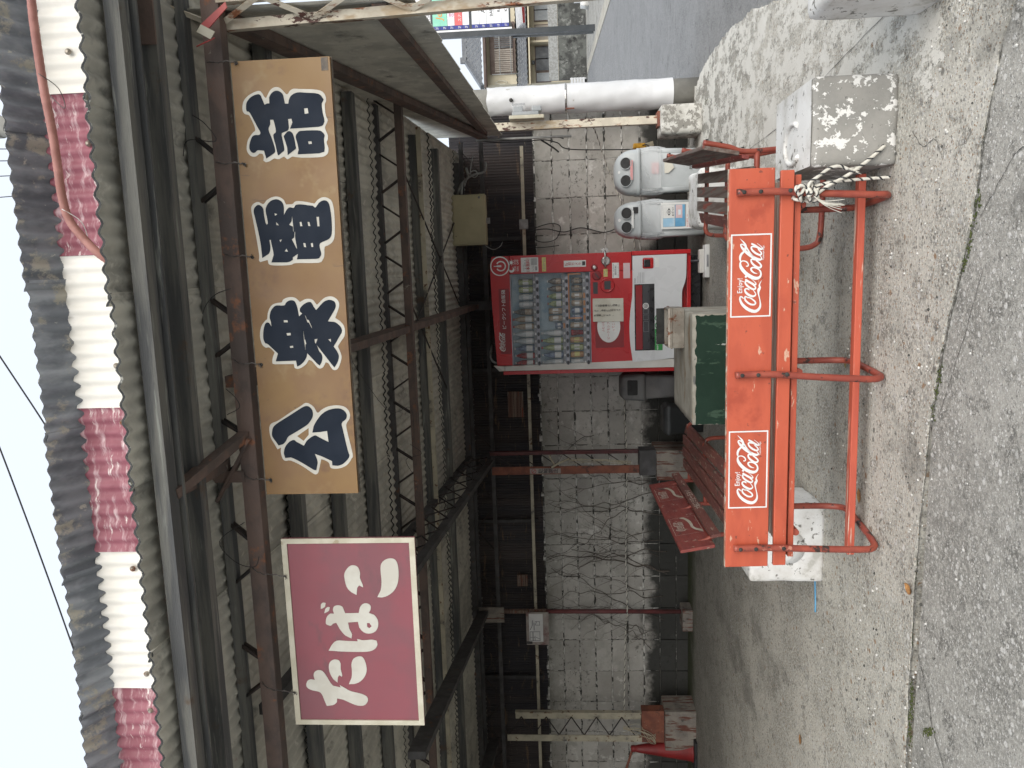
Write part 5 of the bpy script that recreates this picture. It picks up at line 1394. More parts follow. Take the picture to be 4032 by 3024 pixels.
mb = MB(); put_rect(mb, pb, -.03, .075, .455, .525, .001); st_ = mb.build('sticker', 'ink_pink', bod, local=True)
mb = MB(); coca(mb, pb, -.025, .470, .08, .0022); mb.build('sticker_script', 'label_white', st_, local=True)
mb = MB(); put_poly(mb, [(-.03, .40), (.09, .40), (.07, .33), (.02, .305), (-.03, .36)], pb, 1, lift=.0015); mb.build('torn_poster', 'paper', bod, local=True)
mb = MB(); put_text(mb, 'PET', pb, .0, .13, .04, .0015, bold=.01); mb.build('lettering', 'ink_black', bod, local=True)
b2_, lid, bod, hx = recycle_bin(.445, 8.02, .178, 'grey dome lidded recycling bin with a picture poster, next to the vending machine', H=.89)
mb = MB(); put_rect(mb, Plane((0, -.196, .712), (1, 0, 0), (0, -.1, 1)), -.085, .085, 0, .022, .001); mb.build('lid_label', 'label_white', lid, local=True)
mb = MB(); put_disc(mb, Plane((0, -.118, .842), (1, 0, 0), (0, .75, 1)), .0, 0, .016, .006); mb.build('lid_mark', 'label_white', lid, local=True)
mb = MB().box(.06, .12, -.19, -.10, .665, .715); mb.build('broken_edge', 'rubber_black', lid, local=True)
po = MB().box(-.105, .150, -.178, -.170, .115, .445).build('poster', 'label_white', bod, local=True)
pp_ = Plane((0, -.178, 0), (1, 0, 0), (0, 0, 1))
def pr(x0, x1, z0, z1, m, nm='poster_print', lf=.0012):
    mb = MB(); put_rect(mb, pp_, x0, x1, z0, z1, lf); return mb.build(nm, m, po, local=True)
pr(-.085, .130, .20, .425, 'glass_pale'); pr(-.083, .0, .31, .423, 'poster_sky', lf=.0018); pr(.002, .128, .31, .423, 'label_white', lf=.0018)
pr(-.083, .128, .21, .305, 'sticker_blue', lf=.0018); pr(.0, .126, .235, .300, 'pale_pink', lf=.0024); pr(.03, .08, .25, .275, 'poster_sky', lf=.003)
mb = MB(); put_poly(mb, smooth_ring([(.022, .365), (.06, .388), (.10, .365), (.06, .343)]), pp_, 1, lift=.0024); mb.build('poster_eye', 'ink_black', po, local=True)
mb = MB(); put_disc(mb, pp_, .06, .365, .017, .003, r2=.008); put_poly(mb, [(.024, .398), (.10, .388), (.024, .386)], pp_, 1, lift=.003); mb.build('poster_eye', 'label_white', po, local=True)
mb = MB(); put_text(mb, '瞳が見てるぞ', pp_, .02, .318, .02, .0024, width=.085, bold=.01); mb.build('poster_words', 'ink_black', po, local=True)
mb = MB(); put_dashes(mb, pp_, -.09, .03, .182, .013, .0012); put_dashes(mb, pp_, -.09, .12, .164, .013, .0012); mb.build('poster_words', 'ink_pink', po, local=True)
mb = MB(); put_dashes(mb, pp_, -.09, .135, .143, .009, .0012); put_dashes(mb, pp_, -.09, .09, .128, .009, .0012); mb.build('poster_words', 'ink_grey', po, local=True)
# bins to the left of the machine
gb = thing('waste_bin', 'dull grey waste bin with square lid and dark slot, left of the vending machine', 'bin', (-1.31, 8.42, 0))
MB().loft([rrect(0, 0, .115, .12, .03, .0), rrect(0, 0, .13, .14, .03, .56)]).build('body', 'bin_body_dull', gb, local=True)
gl = MB().loft([rrect(0, 0, .148, .155, .03, .565), rrect(0, 0, .148, .155, .03, .60), rrect(0, 0, .138, .145, .04, .79), rrect(0, 0, .10, .11, .04, .832)]).build('lid', 'bin_grey_dull', gb, local=True)
bevelled('slot', 'rubber_black', gl, -.085, .085, -.160, -.12, .645, .760, .02, local=True)
db = thing('waste_tub', 'low dark plastic tub on the floor behind the green block', 'tub', (-1.62, 8.1, 0))
MB().loft([rrect(0, 0, .13, .12, .03, 0), rrect(0, 0, .15, .14, .03, .33), rrect(0, 0, .16, .15, .03, .335), rrect(0, 0, .16, .15, .03, .37), rrect(0, .01, .13, .12, .04, .41)]).build('body', 'bin_dark', db, local=True)

# ================================================================== ropes
def rope(parent, pts, r, n=10, turns=28, w='rope_white', k_='rope_black'):
    P = catmull(pts, n)
    MB().tube(P, r*.82, 7).build('white_strand', w, parent)
    L_ = [0]
    for i in range(1, len(P)): L_.append(L_[-1]+(P[i]-P[i-1]).length)
    tot = L_[-1]; m = int(tot*turns*7)+4; hp = []
    j = 0
    for i in range(m+1):
        s_ = tot*i/m
        while j < len(P)-2 and L_[j+1] < s_: j += 1
        t = (s_-L_[j])/max(L_[j+1]-L_[j], 1e-9)
        c = P[j].lerp(P[j+1], t); d = (P[j+1]-P[j]).normalized()
        a = d.cross(Vector((.3, .5, .81))).normalized(); b = d.cross(a)
        ph = s_*turns*2*PI
        hp.append(c+a*math.cos(ph)*r*.62+b*math.sin(ph)*r*.62)
    MB().tube(hp, r*.48, 5).build('black_strand', k_, parent)
kr = thing('tie_rope', 'black and white twisted rope knotted round the orange bench leg and grey block', 'rope', (.3, 3.44, .3))
rope(kr, [(.262, 3.415, .352), (.30, 3.42, .30), (.34, 3.43, .22), (.40, 3.44, .13), (.445, 3.452, .075), (.462, 3.455, .055)], .0095, turns=22)
rope(kr, [(.30, 3.418, .36), (.318, 3.43, .28), (.326, 3.45, .18), (.330, 3.46, .09), (.332, 3.465, .025)], .0085, turns=24)
rope(kr, [(.285, 3.405, .385), (.318, 3.40, .375), (.345, 3.41, .335), (.375, 3.42, .29), (.382, 3.42, .25), (.370, 3.425, .215)], .0085, turns=22)
for a0, zc, rr in ((0, .40, .034), (1.6, .375, .038), (3.2, .352, .036), (.8, .335, .033), (2.4, .418, .028)):
    rope(kr, [(.278+rr*math.cos(a0+i*.7), 3.435+rr*.9*math.sin(a0+i*.7), zc+.012*math.sin(i*1.3+a0)) for i in range(10)], .0088, n=5, turns=26)
rope(kr, [(.285, 3.39, .43), (.305, 3.395, .418), (.300, 3.40, .39), (.275, 3.395, .37), (.258, 3.40, .385)], .0088, n=6, turns=26)
fr_ = MB(); fr2 = MB()
for i in range(10):
    x_ = random.uniform(-.006, .006)
    fr_.tube(catmull([(.262, 3.40, .36), (.235+x_, 3.398, .325), (.222+x_*3, 3.40, .285), (.214+x_*5, 3.40, .25+random.uniform(-.02, .01))], 4), .0016, 4)
    fr2.tube(catmull([(.372, 3.425, .22), (.368+x_, 3.428, .195), (.362+x_*3, 3.43, .170+random.uniform(-.015, .01))], 3), .0014, 4)
fr_.build('frayed_end', 'rope_white', kr); fr2.build('frayed_end', 'rope_white', kr)
wr = thing('wall_rope', 'black and white rope strung along the block wall behind the bins', 'rope', (-2, 8.93, .7))
rope(wr, [(1.46, 8.26, 1.10), (1.40, 8.6, 1.03), (1.03, 8.9, .88), (.69, 8.92, .74), (.40, 8.94, .62), (-.4, 8.96, .60), (-1.0, 8.95, .68), (-1.62, 8.93, .742), (-2.2, 8.60, .748), (-3.49, 8.9, .75), (-4.06, 8.70, .757), (-4.46, 8.9, .767), (-5.40, 8.6, .82)], .0085, n=5, turns=11)
mb = MB()
for i in range(9): mb.tube(catmull([(-5.40+random.gauss(0, .03), 8.46, .84), (-5.45+random.gauss(0, .05), 8.44, .66), (-5.52+random.gauss(0, .06), 8.45, .52), (-5.58+random.gauss(0, .05), 8.46, .46)], 4), .0035, 4)
tag(mb.build('straw_cord', 'rope_straw'), 'loose straw coloured cord hanging on the cream lattice column', 'cord')
mb = MB()
for i in range(7): mb.tube(catmull([(-2.12+random.gauss(0, .015), 8.36, 1.42), (-2.13+random.gauss(0, .012), 8.355, 1.1), (-2.16+random.gauss(0, .012), 8.35, .72)], 4), .003, 4)
mb.tube(catmull([(-2.06, 8.36, 1.62), (-2.11, 8.35, 1.60), (-2.17, 8.35, 1.57), (-2.20, 8.35, 1.60), (-2.15, 8.34, 1.52), (-2.10, 8.35, 1.40)], 5), .012, 7)
tag(mb.build('hanging_cords', 'rope_straw'), 'bundle of pale cords hung on the red brown lattice column', 'cord')

# ================================================================== cone
cn = thing('traffic_cone', 'red traffic cone on a black base in front of the back wall', 'cone', (-5.70, 8.5, 0))
MB().lathe([(.152, .03), (.135, .05), (.045, .66), (.036, .70), (.040, .705), (.036, .745), (.026, .75)], n=28).build('cone_body', 'cone_red', cn, local=True)
bevelled('base', 'rubber_black', cn, -.20, .20, -.20, .20, 0, .032, .012, local=True)
pb_ = MB().tube([(-6.5, 8.55, .95), (-5.72, 8.5, .735)], .014, 8)
tag(pb_.build('barrier_bar', 'red_steel'), 'slim reddish bar leaning on the top of the traffic cone', 'bar')

# ================================================================== board, sticker, cabinet, meter
bd = thing('notice_board', 'faded white hand lettered board on the rear pipe post', 'board', (-4.24, 8.64, 1.82))
bevelled('panel', 'board_faded', bd, -4.445, -4.035, 8.62, 8.635, 1.69, 1.96, .004)
MB().box(-4.40, -4.05, 8.61, 8.619, 1.76, 1.925).build('white_patch', 'label_white', bd)
mb = MB(); put_strokes(mb, [[(0, 0, 6), (0, 94, 6)], [(88, 0, 6), (86, 94, 6)], [(-4, 66, 9), (88, 66, 9)], [(0, 92, 5), (88, 92, 5)], [(2, 48, 6), (46, 48, 6)], [(32, 50, 5), (32, 94, 5)], [(14, 0, 5), (34, 40, 5)], [(0, 2, 5), (88, 4, 5)],
    [(106, 90, 6), (140, 74, 6), (158, 68, 9)], [(158, 70, 9), (198, 66, 9)], [(100, 54, 8), (176, 54, 8)], [(150, 0, 5), (152, 46, 5)], [(186, 0, 5), (186, 46, 5)], [(150, 2, 5), (186, 4, 5)], [(152, 44, 6), (186, 30, 6)]], Plane((-4.385, 8.61, 1.795), (1, 0, 0), (0, 0, 1)), .0013, 0, 0, .0012); mb.build('lettering', 'ink_grey', bd)
MB().box(-4.425, -4.395, 8.606, 8.611, 1.89, 1.955).build('corner_tape', 'steel_dark', bd)
sk = thing('parking_sticker', 'narrow white no bicycle parking sticker on the red brown lattice column', 'sticker', (-2.245, 8.376, 1.67))
MB().box(-2.274, -2.216, 8.374, 8.377, 1.50, 1.845).build('plate', 'board_faded', sk)
ps = Plane((0, 8.374, 0), (1, 0, 0), (0, 0, 1))
mb = MB(); put_disc(mb, ps, -2.245, 1.80, .027, .0012, r2=.021); put_poly(mb, [(-2.262, 1.814), (-2.258, 1.818), (-2.228, 1.786), (-2.232, 1.782)], ps, 1, lift=.0018); mb.build('prohibition_ring', 'ink_red', sk)
mb = MB(); put_text(mb, '駐輪禁止', ps, -2.270, 1.705, .055, .0012, bold=.012, vertical=True); mb.build('lettering', 'ink_black', sk)
cbx = thing('meter_cabinet', 'cream metal electrical cabinet fixed up on the rear lattice beam', 'cabinet', (.54, 8.5, 2.42))
bevelled('case', 'cabinet_cream', cbx, .272, .808, 8.42, 8.60, 2.24, 2.605, .006)
dr = bevelled('door', 'cabinet_cream', cbx, .292, .788, 8.408, 8.419, 2.258, 2.585, .004)
MB().lathe([(.012, 0), (.012, -.008)], (.772, 8.408, 2.30), 12, 'y').build('latch', 'metal_bright', dr)
MB().lathe([(.005, 0), (.005, -.004)], (.372, 8.408, 2.565), 8, 'y').build('keyhole', 'soot', dr)
for z_ in (2.28, 2.55): MB().box(.81, .818, 8.5, 8.53, z_-.03, z_+.03).build('lug', 'cabinet_cream', cbx)
MB().box(.50, .56, 8.48, 8.52, 2.20, 2.239).build('cable_gland', 'conduit_grey', cbx)
cd = thing('cable_run', 'grey conduits and loose black cables running from the cream cabinet to the post', 'cable', (1.0, 8.45, 2.2))
for pts, r_, m in (([(.815, 8.55, 2.55), (.92, 8.5, 2.50), (1.0, 8.5, 2.42), (1.1, 8.52, 2.44)], .014, 'conduit_grey'),
                   ([(.815, 8.5, 2.50), (.95, 8.5, 2.47), (1.02, 8.5, 2.36), (1.05, 8.5, 2.24), (1.15, 8.5, 2.22)], .012, 'conduit_grey'),
                   ([(.90, 8.48, 2.46), (1.03, 8.47, 2.40), (1.06, 8.47, 2.34), (1.02, 8.47, 2.31), (.99, 8.47, 2.35), (1.04, 8.48, 2.39), (1.22, 8.5, 2.36)], .006, 'conduit_grey'),
                   ([(1.36, 8.4, 2.30), (1.33, 8.38, 2.1), (1.32, 8.36, 1.8), (1.33, 8.36, 1.6), (1.30, 8.4, 1.45), (1.27, 8.7, 1.30), (1.26, 8.85, .60)], .006, 'cable_black'),
                   ([(1.37, 8.38, 2.25), (1.34, 8.36, 2.0), (1.35, 8.36, 1.7), (1.36, 8.35, 1.5), (1.33, 8.35, 1.38)], .006, 'cable_black'),
                   ([(1.33, 8.36, 1.62), (1.27, 8.5, 1.50), (1.25, 8.7, 1.44)], .009, 'cable_black'),
                   ([(.28, 8.5, 2.28), (.22, 8.5, 2.18), (.25, 8.5, 2.10), (.30, 8.6, 2.08)], .004, 'conduit_grey'),
                   ([(.42, 8.88, 1.82), (.44, 8.95, 1.60), (.40, 8.97, 1.40), (.44, 8.97, 1.20), (.38, 8.97, .95), (.42, 8.96, .80)], .006, 'cable_black'),
                   ([(.40, 8.88, 1.83), (.30, 8.96, 1.68), (.32, 8.97, 1.50), (.46, 8.97, 1.44), (.50, 8.97, 1.56), (.44, 8.95, 1.78)], .005, 'cable_black'),
                   ([(.24, 8.88, 1.82), (.235, 8.96, 1.65), (.25, 8.96, 1.46)], .005, 'cable_black'),
                   ([(1.27, 8.7, .55), (1.25, 8.5, .50), (1.15, 8.45, .42), (1.0, 8.5, .25), (.97, 8.6, .1)], .006, 'cable_black')):
    MB().tube(catmull(pts, 6), r_, 7).build('cable', m, cd)
MB().tube([(1.345, 8.30, 2.30), (1.345, 8.30, 1.30)], .013, 8).build('conduit', 'conduit_grey', cd)
bevelled('socket_box', 'conduit_grey', cd, .44, .55, 8.80, 8.83, 1.80, 1.90, .006)
tw = thing('yellow_tape_bundle', 'yellow tape wrapped cable splice hanging above the patchy pedestal', 'tape', (1.27, 8.66, .56))
bevelled('wrap', 'tape_yellow', tw, 1.235, 1.295, 8.62, 8.68, .50, .64, .014, jitter=.01)
MB().bar((1.265, 8.64, .50), (1.285, 8.63, .42), .004, .05).build('tape_tail', 'rope_straw', tw)
em = thing('electric_meter', 'grey electricity meter on a cream bracket on the rusty post', 'meter', (1.55, 8.2, 1.75))
bevelled('bracket', 'sign_cream', em, 1.508, 1.545, 8.12, 8.27, 1.575, 1.932, .008)
mt_ = bevelled('meter_body', 'meter_grey', em, 1.546, 1.580, 8.13, 8.26, 1.63, 1.90, .006)
bevelled('register', 'meter_grey', mt_, 1.581, 1.635, 8.145, 8.245, 1.79, 1.885, .006)
bevelled('glass_cover', 'meter_glass', mt_, 1.581, 1.665, 8.135, 8.255, 1.765, 1.90, .006)
bevelled('terminal_cover', 'meter_grey', mt_, 1.581, 1.635, 8.14, 8.25, 1.60, 1.70, .012)

# ================================================================== utility pole
pol = thing('utility_pole', 'round concrete utility pole wrapped in white vinyl sheet, right of the shed', 'pole', (1.80, 8.69, 0))
MB().lathe([(.150, -.1), (.143, .5), (.132, 3), (.12, 6), (.105, 10.5)], n=28).build('shaft', 'pole_concrete', pol, local=True)
vw = MB(); rs = []
for i in range(41):
    z_ = .215+i*(2.19-.215)/40; ring = []
    for j in range(40):
        a = 2*PI*j/40
        cr = .0022*math.sin(j*.9+i*.5)+.0016*math.sin(i*1.7+j*.33)
        if i > 35: cr += .004*math.sin(j*1.3+i*2.1)
        if i in (0, 40): cr += .002
        ring.append(((.158-z_*.005+cr)*math.cos(a), (.158-z_*.005+cr)*math.sin(a), z_+(.006*math.sin(j*.7) if i == 40 else 0)))
    rs.append(ring)
vw = vw.loft(rs, caps=False).build('vinyl_wrap', 'vinyl_white', pol, local=True)
MB().lathe([(.155, 1.338), (.1585, 1.34), (.1585, 1.356), (.155, 1.358)], n=32, caps=False).build('steel_band', 'metal_bright', pol, local=True)
MB().lathe([(.020, 0), (.020, -.012), (.008, -.016)], (-.02, -.150, 1.93), 14, 'y').build('bolt_head', 'soot', pol, local=True)
MB().box(-.13, -.118, -.115, -.095, 1.26, 1.35).build('rust_bracket', 'red_steel', pol, local=True)
for z_ in (7.75, 7.95): MB().lathe([(.118, z_), (.128, z_+.005), (.128, z_+.07), (.118, z_+.075)], n=24, caps=False).build('pole_band', 'conduit_grey', pol, local=True)
MB().tube(catmull([(-.25, -.1, 8.6), (-.42, -.1, 8.35), (-.5, -.12, 8.0), (-.40, -.12, 7.9), (-.3, -.1, 8.2)], 6), .012, 6).build('cable_loop', 'cable_black', pol, local=True)

# ================================================================== overhead wires
wires = [[(.93, 0, 8.2), (1.95, 7, 8.1), (7.5, 45, 8.3)], [(.5, 0, 8.2), (1.52, 7, 8.15), (7.0, 45, 8.3)]]
def wire(p, q, sag, r_, label):
    pts = [Vector(p).lerp(Vector(q), i/14)-Vector((0, 0, sag*4*(i/14)*(1-i/14))) for i in range(15)]
    tag(MB().tube(pts, r_, 5).build('overhead_wire', 'cable_black'), label, 'wire', 'overhead wires')
wire((1.75, 8.7, 9.6), (-9.5, 9.4, 4.55), .25, .010, 'upper overhead wire slanting down behind the left of the roof')
wire((1.70, 8.7, 9.3), (-9.5, 9.0, 7.0), .2, .010, 'long overhead wire crossing the sky left of the pole')
for x_, z_, nm in ((1.62, 8.25, 'first'), (1.48, 8.27, 'second'), (1.30, 8.30, 'third'), (1.05, 8.33, 'fourth')):
    wire((x_-1.3, 0, z_), (x_+5.2, 45, z_+.1), .1, .006, 'thin street wire above the roof edge, %s from the pole' % nm)

# ================================================================== hose, tag, loose wires on the shed front
ho = thing('red_hose', 'pinkish red ribbed hose sagging along the red and white fascia', 'hose', (.6, 3.1, 3.4))
hp = catmull([(1.5, 3.06, 3.45), (1.09, 3.05, 3.455), (.98, 3.05, 3.455), (.78, 3.05, 3.448), (.615, 3.05, 3.434), (.48, 3.05, 3.428), (.36, 3.05, 3.425), (.262, 3.05, 3.407), (.18, 3.05, 3.352), (.11, 3.05, 3.285), (.04, 3.10, 3.20), (.0, 3.2, 3.1)], 14)
MB().tube(hp, [.0165+.0012*(i % 2) for i in range(len(hp))], 10).build('hose_body', 'hose_pink', ho)
for x_, z_ in ((.82, 3.449), (.30, 3.418)):
    MB().tube(catmull([(x_, 3.03, z_), (x_-.05, 3.07, z_-.05), (x_-.12, 3.1, z_-.045), (x_-.02, 3.12, z_+.05), (x_+.04, 3.1, z_+.02)], 5), .0018, 5).build('wire_tie', 'label_white' if x_ < .5 else 'wire_steel', ho)
rl = thing('red_strap', 'red strap with a small cream tag hanging from the front beam', 'tag', (.96, 3.12, 2.76))
MB().quad_box([(1.045, 3.10, 2.70), (1.066, 3.10, 2.705), (1.066, 3.106, 2.705), (1.045, 3.106, 2.70), (.955, 3.10, 2.80), (.985, 3.10, 2.815), (.985, 3.106, 2.815), (.955, 3.106, 2.80)]).build('strap', 'tag_red', rl)
MB().quad_box([(.928, 3.088, 2.772), (.955, 3.088, 2.752), (.955, 3.092, 2.752), (.928, 3.092, 2.772), (.958, 3.088, 2.825), (.985, 3.088, 2.805), (.985, 3.092, 2.805), (.958, 3.092, 2.825)]).build('cream_tag', 'sign_cream', rl)
MB().tube([(.935, 3.10, 2.76), (.91, 3.11, 2.84)], .003, 5).build('cord', 'tag_red', rl)
lw_ = thing('loose_wires', 'thin loose wires twisted round the lattice bars above the signs', 'wire', (-.3, 3.15, 2.85))
for pts in ([(.66, 3.14, 2.90), (.62, 3.12, 2.84), (.55, 3.12, 2.80), (.56, 3.13, 2.92), (.50, 3.14, 2.95)], [(-.14, 3.14, 2.93), (-.10, 3.12, 2.90), (-.06, 3.13, 2.86), (-.04, 3.14, 2.80)], [(-.46, 3.14, 2.86), (-.50, 3.12, 2.81), (-.54, 3.12, 2.80), (-.57, 3.13, 2.86)],
            [(-1.05, 3.14, 2.83), (-1.12, 3.10, 2.93), (-1.22, 3.12, 2.88), (-1.25, 3.13, 2.80), (-1.20, 3.12, 2.77)], [(-.35, 4.4, 2.75), (-.9, 5.0, 2.62), (-1.0, 5.6, 2.58), (-1.3, 5.75, 2.60)], [(-1.3, 5.7, 2.62), (-1.38, 5.72, 2.54), (-1.42, 5.7, 2.66), (-1.55, 5.75, 2.62)]):
    MB().tube(catmull(pts, 5), .0018, 5).build('wire', 'cable_black', lw_)

# ================================================================== dead vines on the wall
vn = thing('climbing_vine', 'leafless dark vine stems creeping over the block wall between the rear posts', 'vine', (-3.4, 8.98, 0))
twigs = MB()
def vine(x0, z0, h, lean_, r0, name=True):
    pts = []; x, z = x0, z0; n = 11; ph = random.random()*6
    for i in range(n+1):
        t = i/n
        pts.append((x+lean_*t+.06*math.sin(ph+t*4.5)+random.gauss(0, .022), 8.985-random.random()*.014, z+h*t))
    P = catmull(pts, 4)
    r0 *= .7
    MB().tube(P, [r0*(1-.75*i/len(P))+.0008 for i in range(len(P))], 6).build('stem', 'vine_bark', vn)
    for _ in range(6):
        i = random.randrange(3, len(P)-2); p = P[i]; d = random.choice((-1, 1)); L_ = random.uniform(.10, .38)
        q = [p]
        for k in range(1, 6): q.append(p+Vector((d*L_*.6*k/5, random.uniform(-.008, .004), L_*1.0*(k/5)**.8+random.gauss(0, .02))))
        qq = catmull(q, 3); twigs.tube(qq, [.0018*(1-.6*j/len(qq)) for j in range(len(qq))], 4, caps=False)
for a in ((-2.62, .40, 1.3, .03, .004), (-3.15, .4, 1.3, -.1, .004), (-3.5, .35, 1.35, .06, .004), (-3.85, .35, 1.3, .12, .004), (-4.15, .4, 1.25, -.04, .004), (-4.4, .4, 1.2, .1, .003), (-2.55, .45, 1.24, .12, .006), (-2.75, .42, 1.26, -.05, .005), (-3.05, .30, 1.35, .30, .008), (-3.25, .30, 1.40, -.05, .006), (-3.45, .25, 1.45, -.15, .007), (-3.62, .22, 1.45, .10, .014), (-3.75, .25, 1.15, .42, .009), (-3.95, .3, 1.38, -.06, .006), (-4.25, .3, 1.35, .55, .007), (-4.30, .35, 1.3, .25, .005), (-4.55, .5, .7, .4, .004), (-2.95, .7, .95, -.5, .005), (-3.3, .6, 1.0, .7, .004), (-4.7, .45, .6, .5, .004), (-1.95, 1.1, .58, -.45, .004)):
    vine(*a)
tag(twigs.build('twigs', 'vine_bark', vn), kind='stuff')

# ================================================================== fallen leaves, pebbles
def leaf(x, y, sz, rz, mat, label, curl=.25):
    mb = MB(); n = 6
    for i in range(n+1):
        t = i/n; wv = math.sin(PI*min(1, t*1.02))**.7*.32
        for s_ in (-1, 0, 1):
            mb.v.append(Vector(((t-.5)*sz, s_*wv*sz, .004+sz*curl*((t-.5)**2+abs(s_)*wv*.7)+random.uniform(0, .002))))
    for i in range(n):
        for j in range(2):
            a = i*3+j; mb.f.append((a, a+1, a+4, a+3)); mb.sm.append(True)
    o = mb.build('dry_leaf', mat); o.location = (x, y, 0); o.rotation_euler = (0, 0, rz)
    tag(o, label, 'leaf', 'fallen leaves')
leaf(-1.375, 3.15, .065, 1.2, 'leaf_dry', 'curled ochre leaf on the crack in front of the bench, left of its legs', .8)
leaf(-1.15, 3.73, .075, .2, 'leaf_dry', 'brown leaf under the orange bench near its left logo')
leaf(-1.30, 3.58, .05, .9, 'leaf_pale', 'small yellowish leaf beside the left foot of the orange bench', .6)
leaf(-2.98, 4.55, .07, .1, 'leaf_dry', 'brown leaf alone on the floor far left')
leaf(.27, 3.76, .06, .3, 'leaf_dry', 'brown leaf under the orange bench near the rope')
leaf(-.01, 3.79, .055, 1.0, 'leaf_pale', 'pale leaf under the middle of the orange bench')
leaf(-.53, 3.97, .05, .5, 'leaf_pale', 'pale leaf behind the middle foot of the orange bench')
pbm = MB()
for i in range(420):
    x_ = random.uniform(-2.3, 1.0); y_ = random.choice((random.gauss(3.62, .16), random.uniform(2.5, 5.0), random.gauss(3.08, .08)))
    r_ = abs(random.gauss(.0035, .0018))+.0012
    pbm.lathe([(r_*.7, 0), (r_, r_*.5), (r_*.6, r_*1.1)], (x_, y_, -.001), 5)
tag(pbm.build('pebbles', 'mortar_bead'), 'loose pale grit scattered over the concrete in front of the bench', 'grit', kind='stuff')

# ================================================================== across the street
hs = thing('house', 'two storey cream house with grey tiled roof across the street', 'house', (14, 46, 0))
MB().box(10.0, 24, 44, 51, 0, 5.5).build('wall', 'house_cream', hs)
def tiled(name, x0, x1, ya, za, yb, zb, pitch=.30, rows=None, hip=None):
    mb = MB(); nx = int((x1-x0)/pitch*6); Ls = math.hypot(yb-ya, zb-za); ny = int(Ls/.26)
    for j in range(ny*2+1):
        t = (j//2)/ny if j % 2 == 0 else ((j+1)//2)/ny
        lift = .05 if j % 2 == 0 else 0
        for i in range(nx+1):
            x_ = x0+(x1-x0)*i/nx
            w_ = .045*abs(math.sin(PI*x_/pitch))
            xx = x_ if hip is None else max(x_, x0+hip*t)
            mb.v.append(Vector((xx, ya+(yb-ya)*t, za+(zb-za)*t+w_+lift)))
    for j in range(ny*2):
        for i in range(nx):
            a = j*(nx+1)+i; mb.f.append((a, a+1, a+nx+2, a+nx+1)); mb.sm.append(False)
    return mb.build(name, 'house_tile', hs)
rf = tiled('roof', 9.7, 24.4, 43.15, 5.42, 46.2, 6.62, hip=2.2)
hipm = MB(); b_ = [Vector((9.7, 43.15, 5.42)), Vector((11.9, 46.2, 6.62)), Vector((9.7, 49.5, 5.42))]
hipm.v = b_; hipm.f = [(0, 1, 2)]; hipm.sm = [False]; hipm.build('roof_hip', 'house_tile', rf)
MB().bar((9.75, 43.2, 5.52), (11.9, 46.2, 6.72), .22, .20).build('hip_ridge', 'house_tile', rf)
MB().bar((11.9, 46.2, 6.76), (24.2, 46.2, 6.76), .26, .26).build('ridge', 'house_tile', rf)
bevelled('ridge_ornament', 'house_tile', rf, 11.74, 12.08, 46.0, 46.25, 6.62, 7.02, .05)
MB().box(9.72, 24.3, 43.2, 44.0, 5.30, 5.42).build('eave_soffit', 'house_brown', hs)
MB().tube([(9.72, 43.12, 5.30), (24.3, 43.12, 5.28)], .06, 8).build('gutter', 'house_brown', hs)
lr = tiled('lower_roof', 9.6, 24.4, 42.75, 2.98, 44.0, 3.62, pitch=.28)
MB().box(9.7, 24.3, 42.8, 44.0, 2.90, 2.97).build('lower_soffit', 'house_cream', hs)
bal = MB().box(10.55, 13.2, 43.85, 43.99, 3.72, 5.12).build('balcony_recess', 'house_brown', hs)
for i, (x0, x1, m) in enumerate(((10.62, 11.18, 'shutter_beige'), (11.22, 11.80, 'shutter_beige'), (11.86, 12.45, 'glass_dark'), (12.5, 13.1, 'glass_dark'))):
    wn = MB().box(x0, x1, 43.78, 43.84, 3.86, 4.85).build('window', m, hs)
    for k in range(1, 6): MB().box(x0+(x1-x0)*k/6-.012, x0+(x1-x0)*k/6+.012, 43.76, 43.778, 3.86, 4.85).build('window_bar', 'house_brown', wn)
for z_ in (3.95, 4.55): MB().tube([(10.4, 43.45, z_), (13.3, 43.45, z_)], .025, 6).build('balcony_rail', 'conduit_grey', hs)
MB().tube([(10.42, 43.45, 3.62), (10.42, 43.45, 5.0)], .03, 6).build('balcony_post', 'conduit_grey', hs)
MB().tube(catmull([(10.1, 43.9, 4.9), (9.98, 43.8, 4.5), (10.08, 43.8, 4.2), (10.2, 43.85, 4.6), (10.1, 43.88, 4.85)], 6), .03, 6).build('hose_coil', 'sign_cream', hs)
for (x0, x1, z0, z1, m) in ((10.62, 11.2, 1.88, 2.62, 'glass_dark'), (11.25, 11.85, 1.88, 2.62, 'glass_dark'), (12.1, 12.95, 1.9, 2.6, 'shutter_beige'), (9.95+.1, 10.5, 1.88, 2.6, 'glass_pale'), (13.2, 13.7, 1.9, 2.62, 'glass_pale'), (13.75, 14.3, 1.9, 2.62, 'glass_pale')):
    fw = MB().box(x0-.05, x1+.05, 43.93, 43.985, z0-.05, z1+.05).build('window', 'house_brown', hs)
    MB().box(x0, x1, 43.90, 43.925, z0, z1).build('pane', m, fw)
MB().box(11.95, 12.05, 43.4, 43.99, 1.85, 2.95).build('wing_wall', 'house_cream', hs)
bevelled('wall_lamp', 'glass_dark', hs, 10.95, 11.15, 43.8, 43.95, 2.68, 2.85, .02)
fw_ = thing('garden_wall', 'dark stained block garden wall in front of the house across the street', 'wall', (12, 42, 0))
MB().box(9.65, 24, 42, 42.2, -.08, 1.40).build('lower_courses', 'wall_block_far', fw_)
MB().box(9.65, 24, 42.02, 42.18, 1.41, 1.90).build('upper_courses', 'conduit_grey', fw_)
gp = MB()
for i in range(1, 7): gp.box(9.6, 24, 41.995, 42.01, i*.2-.006, i*.2+.006)
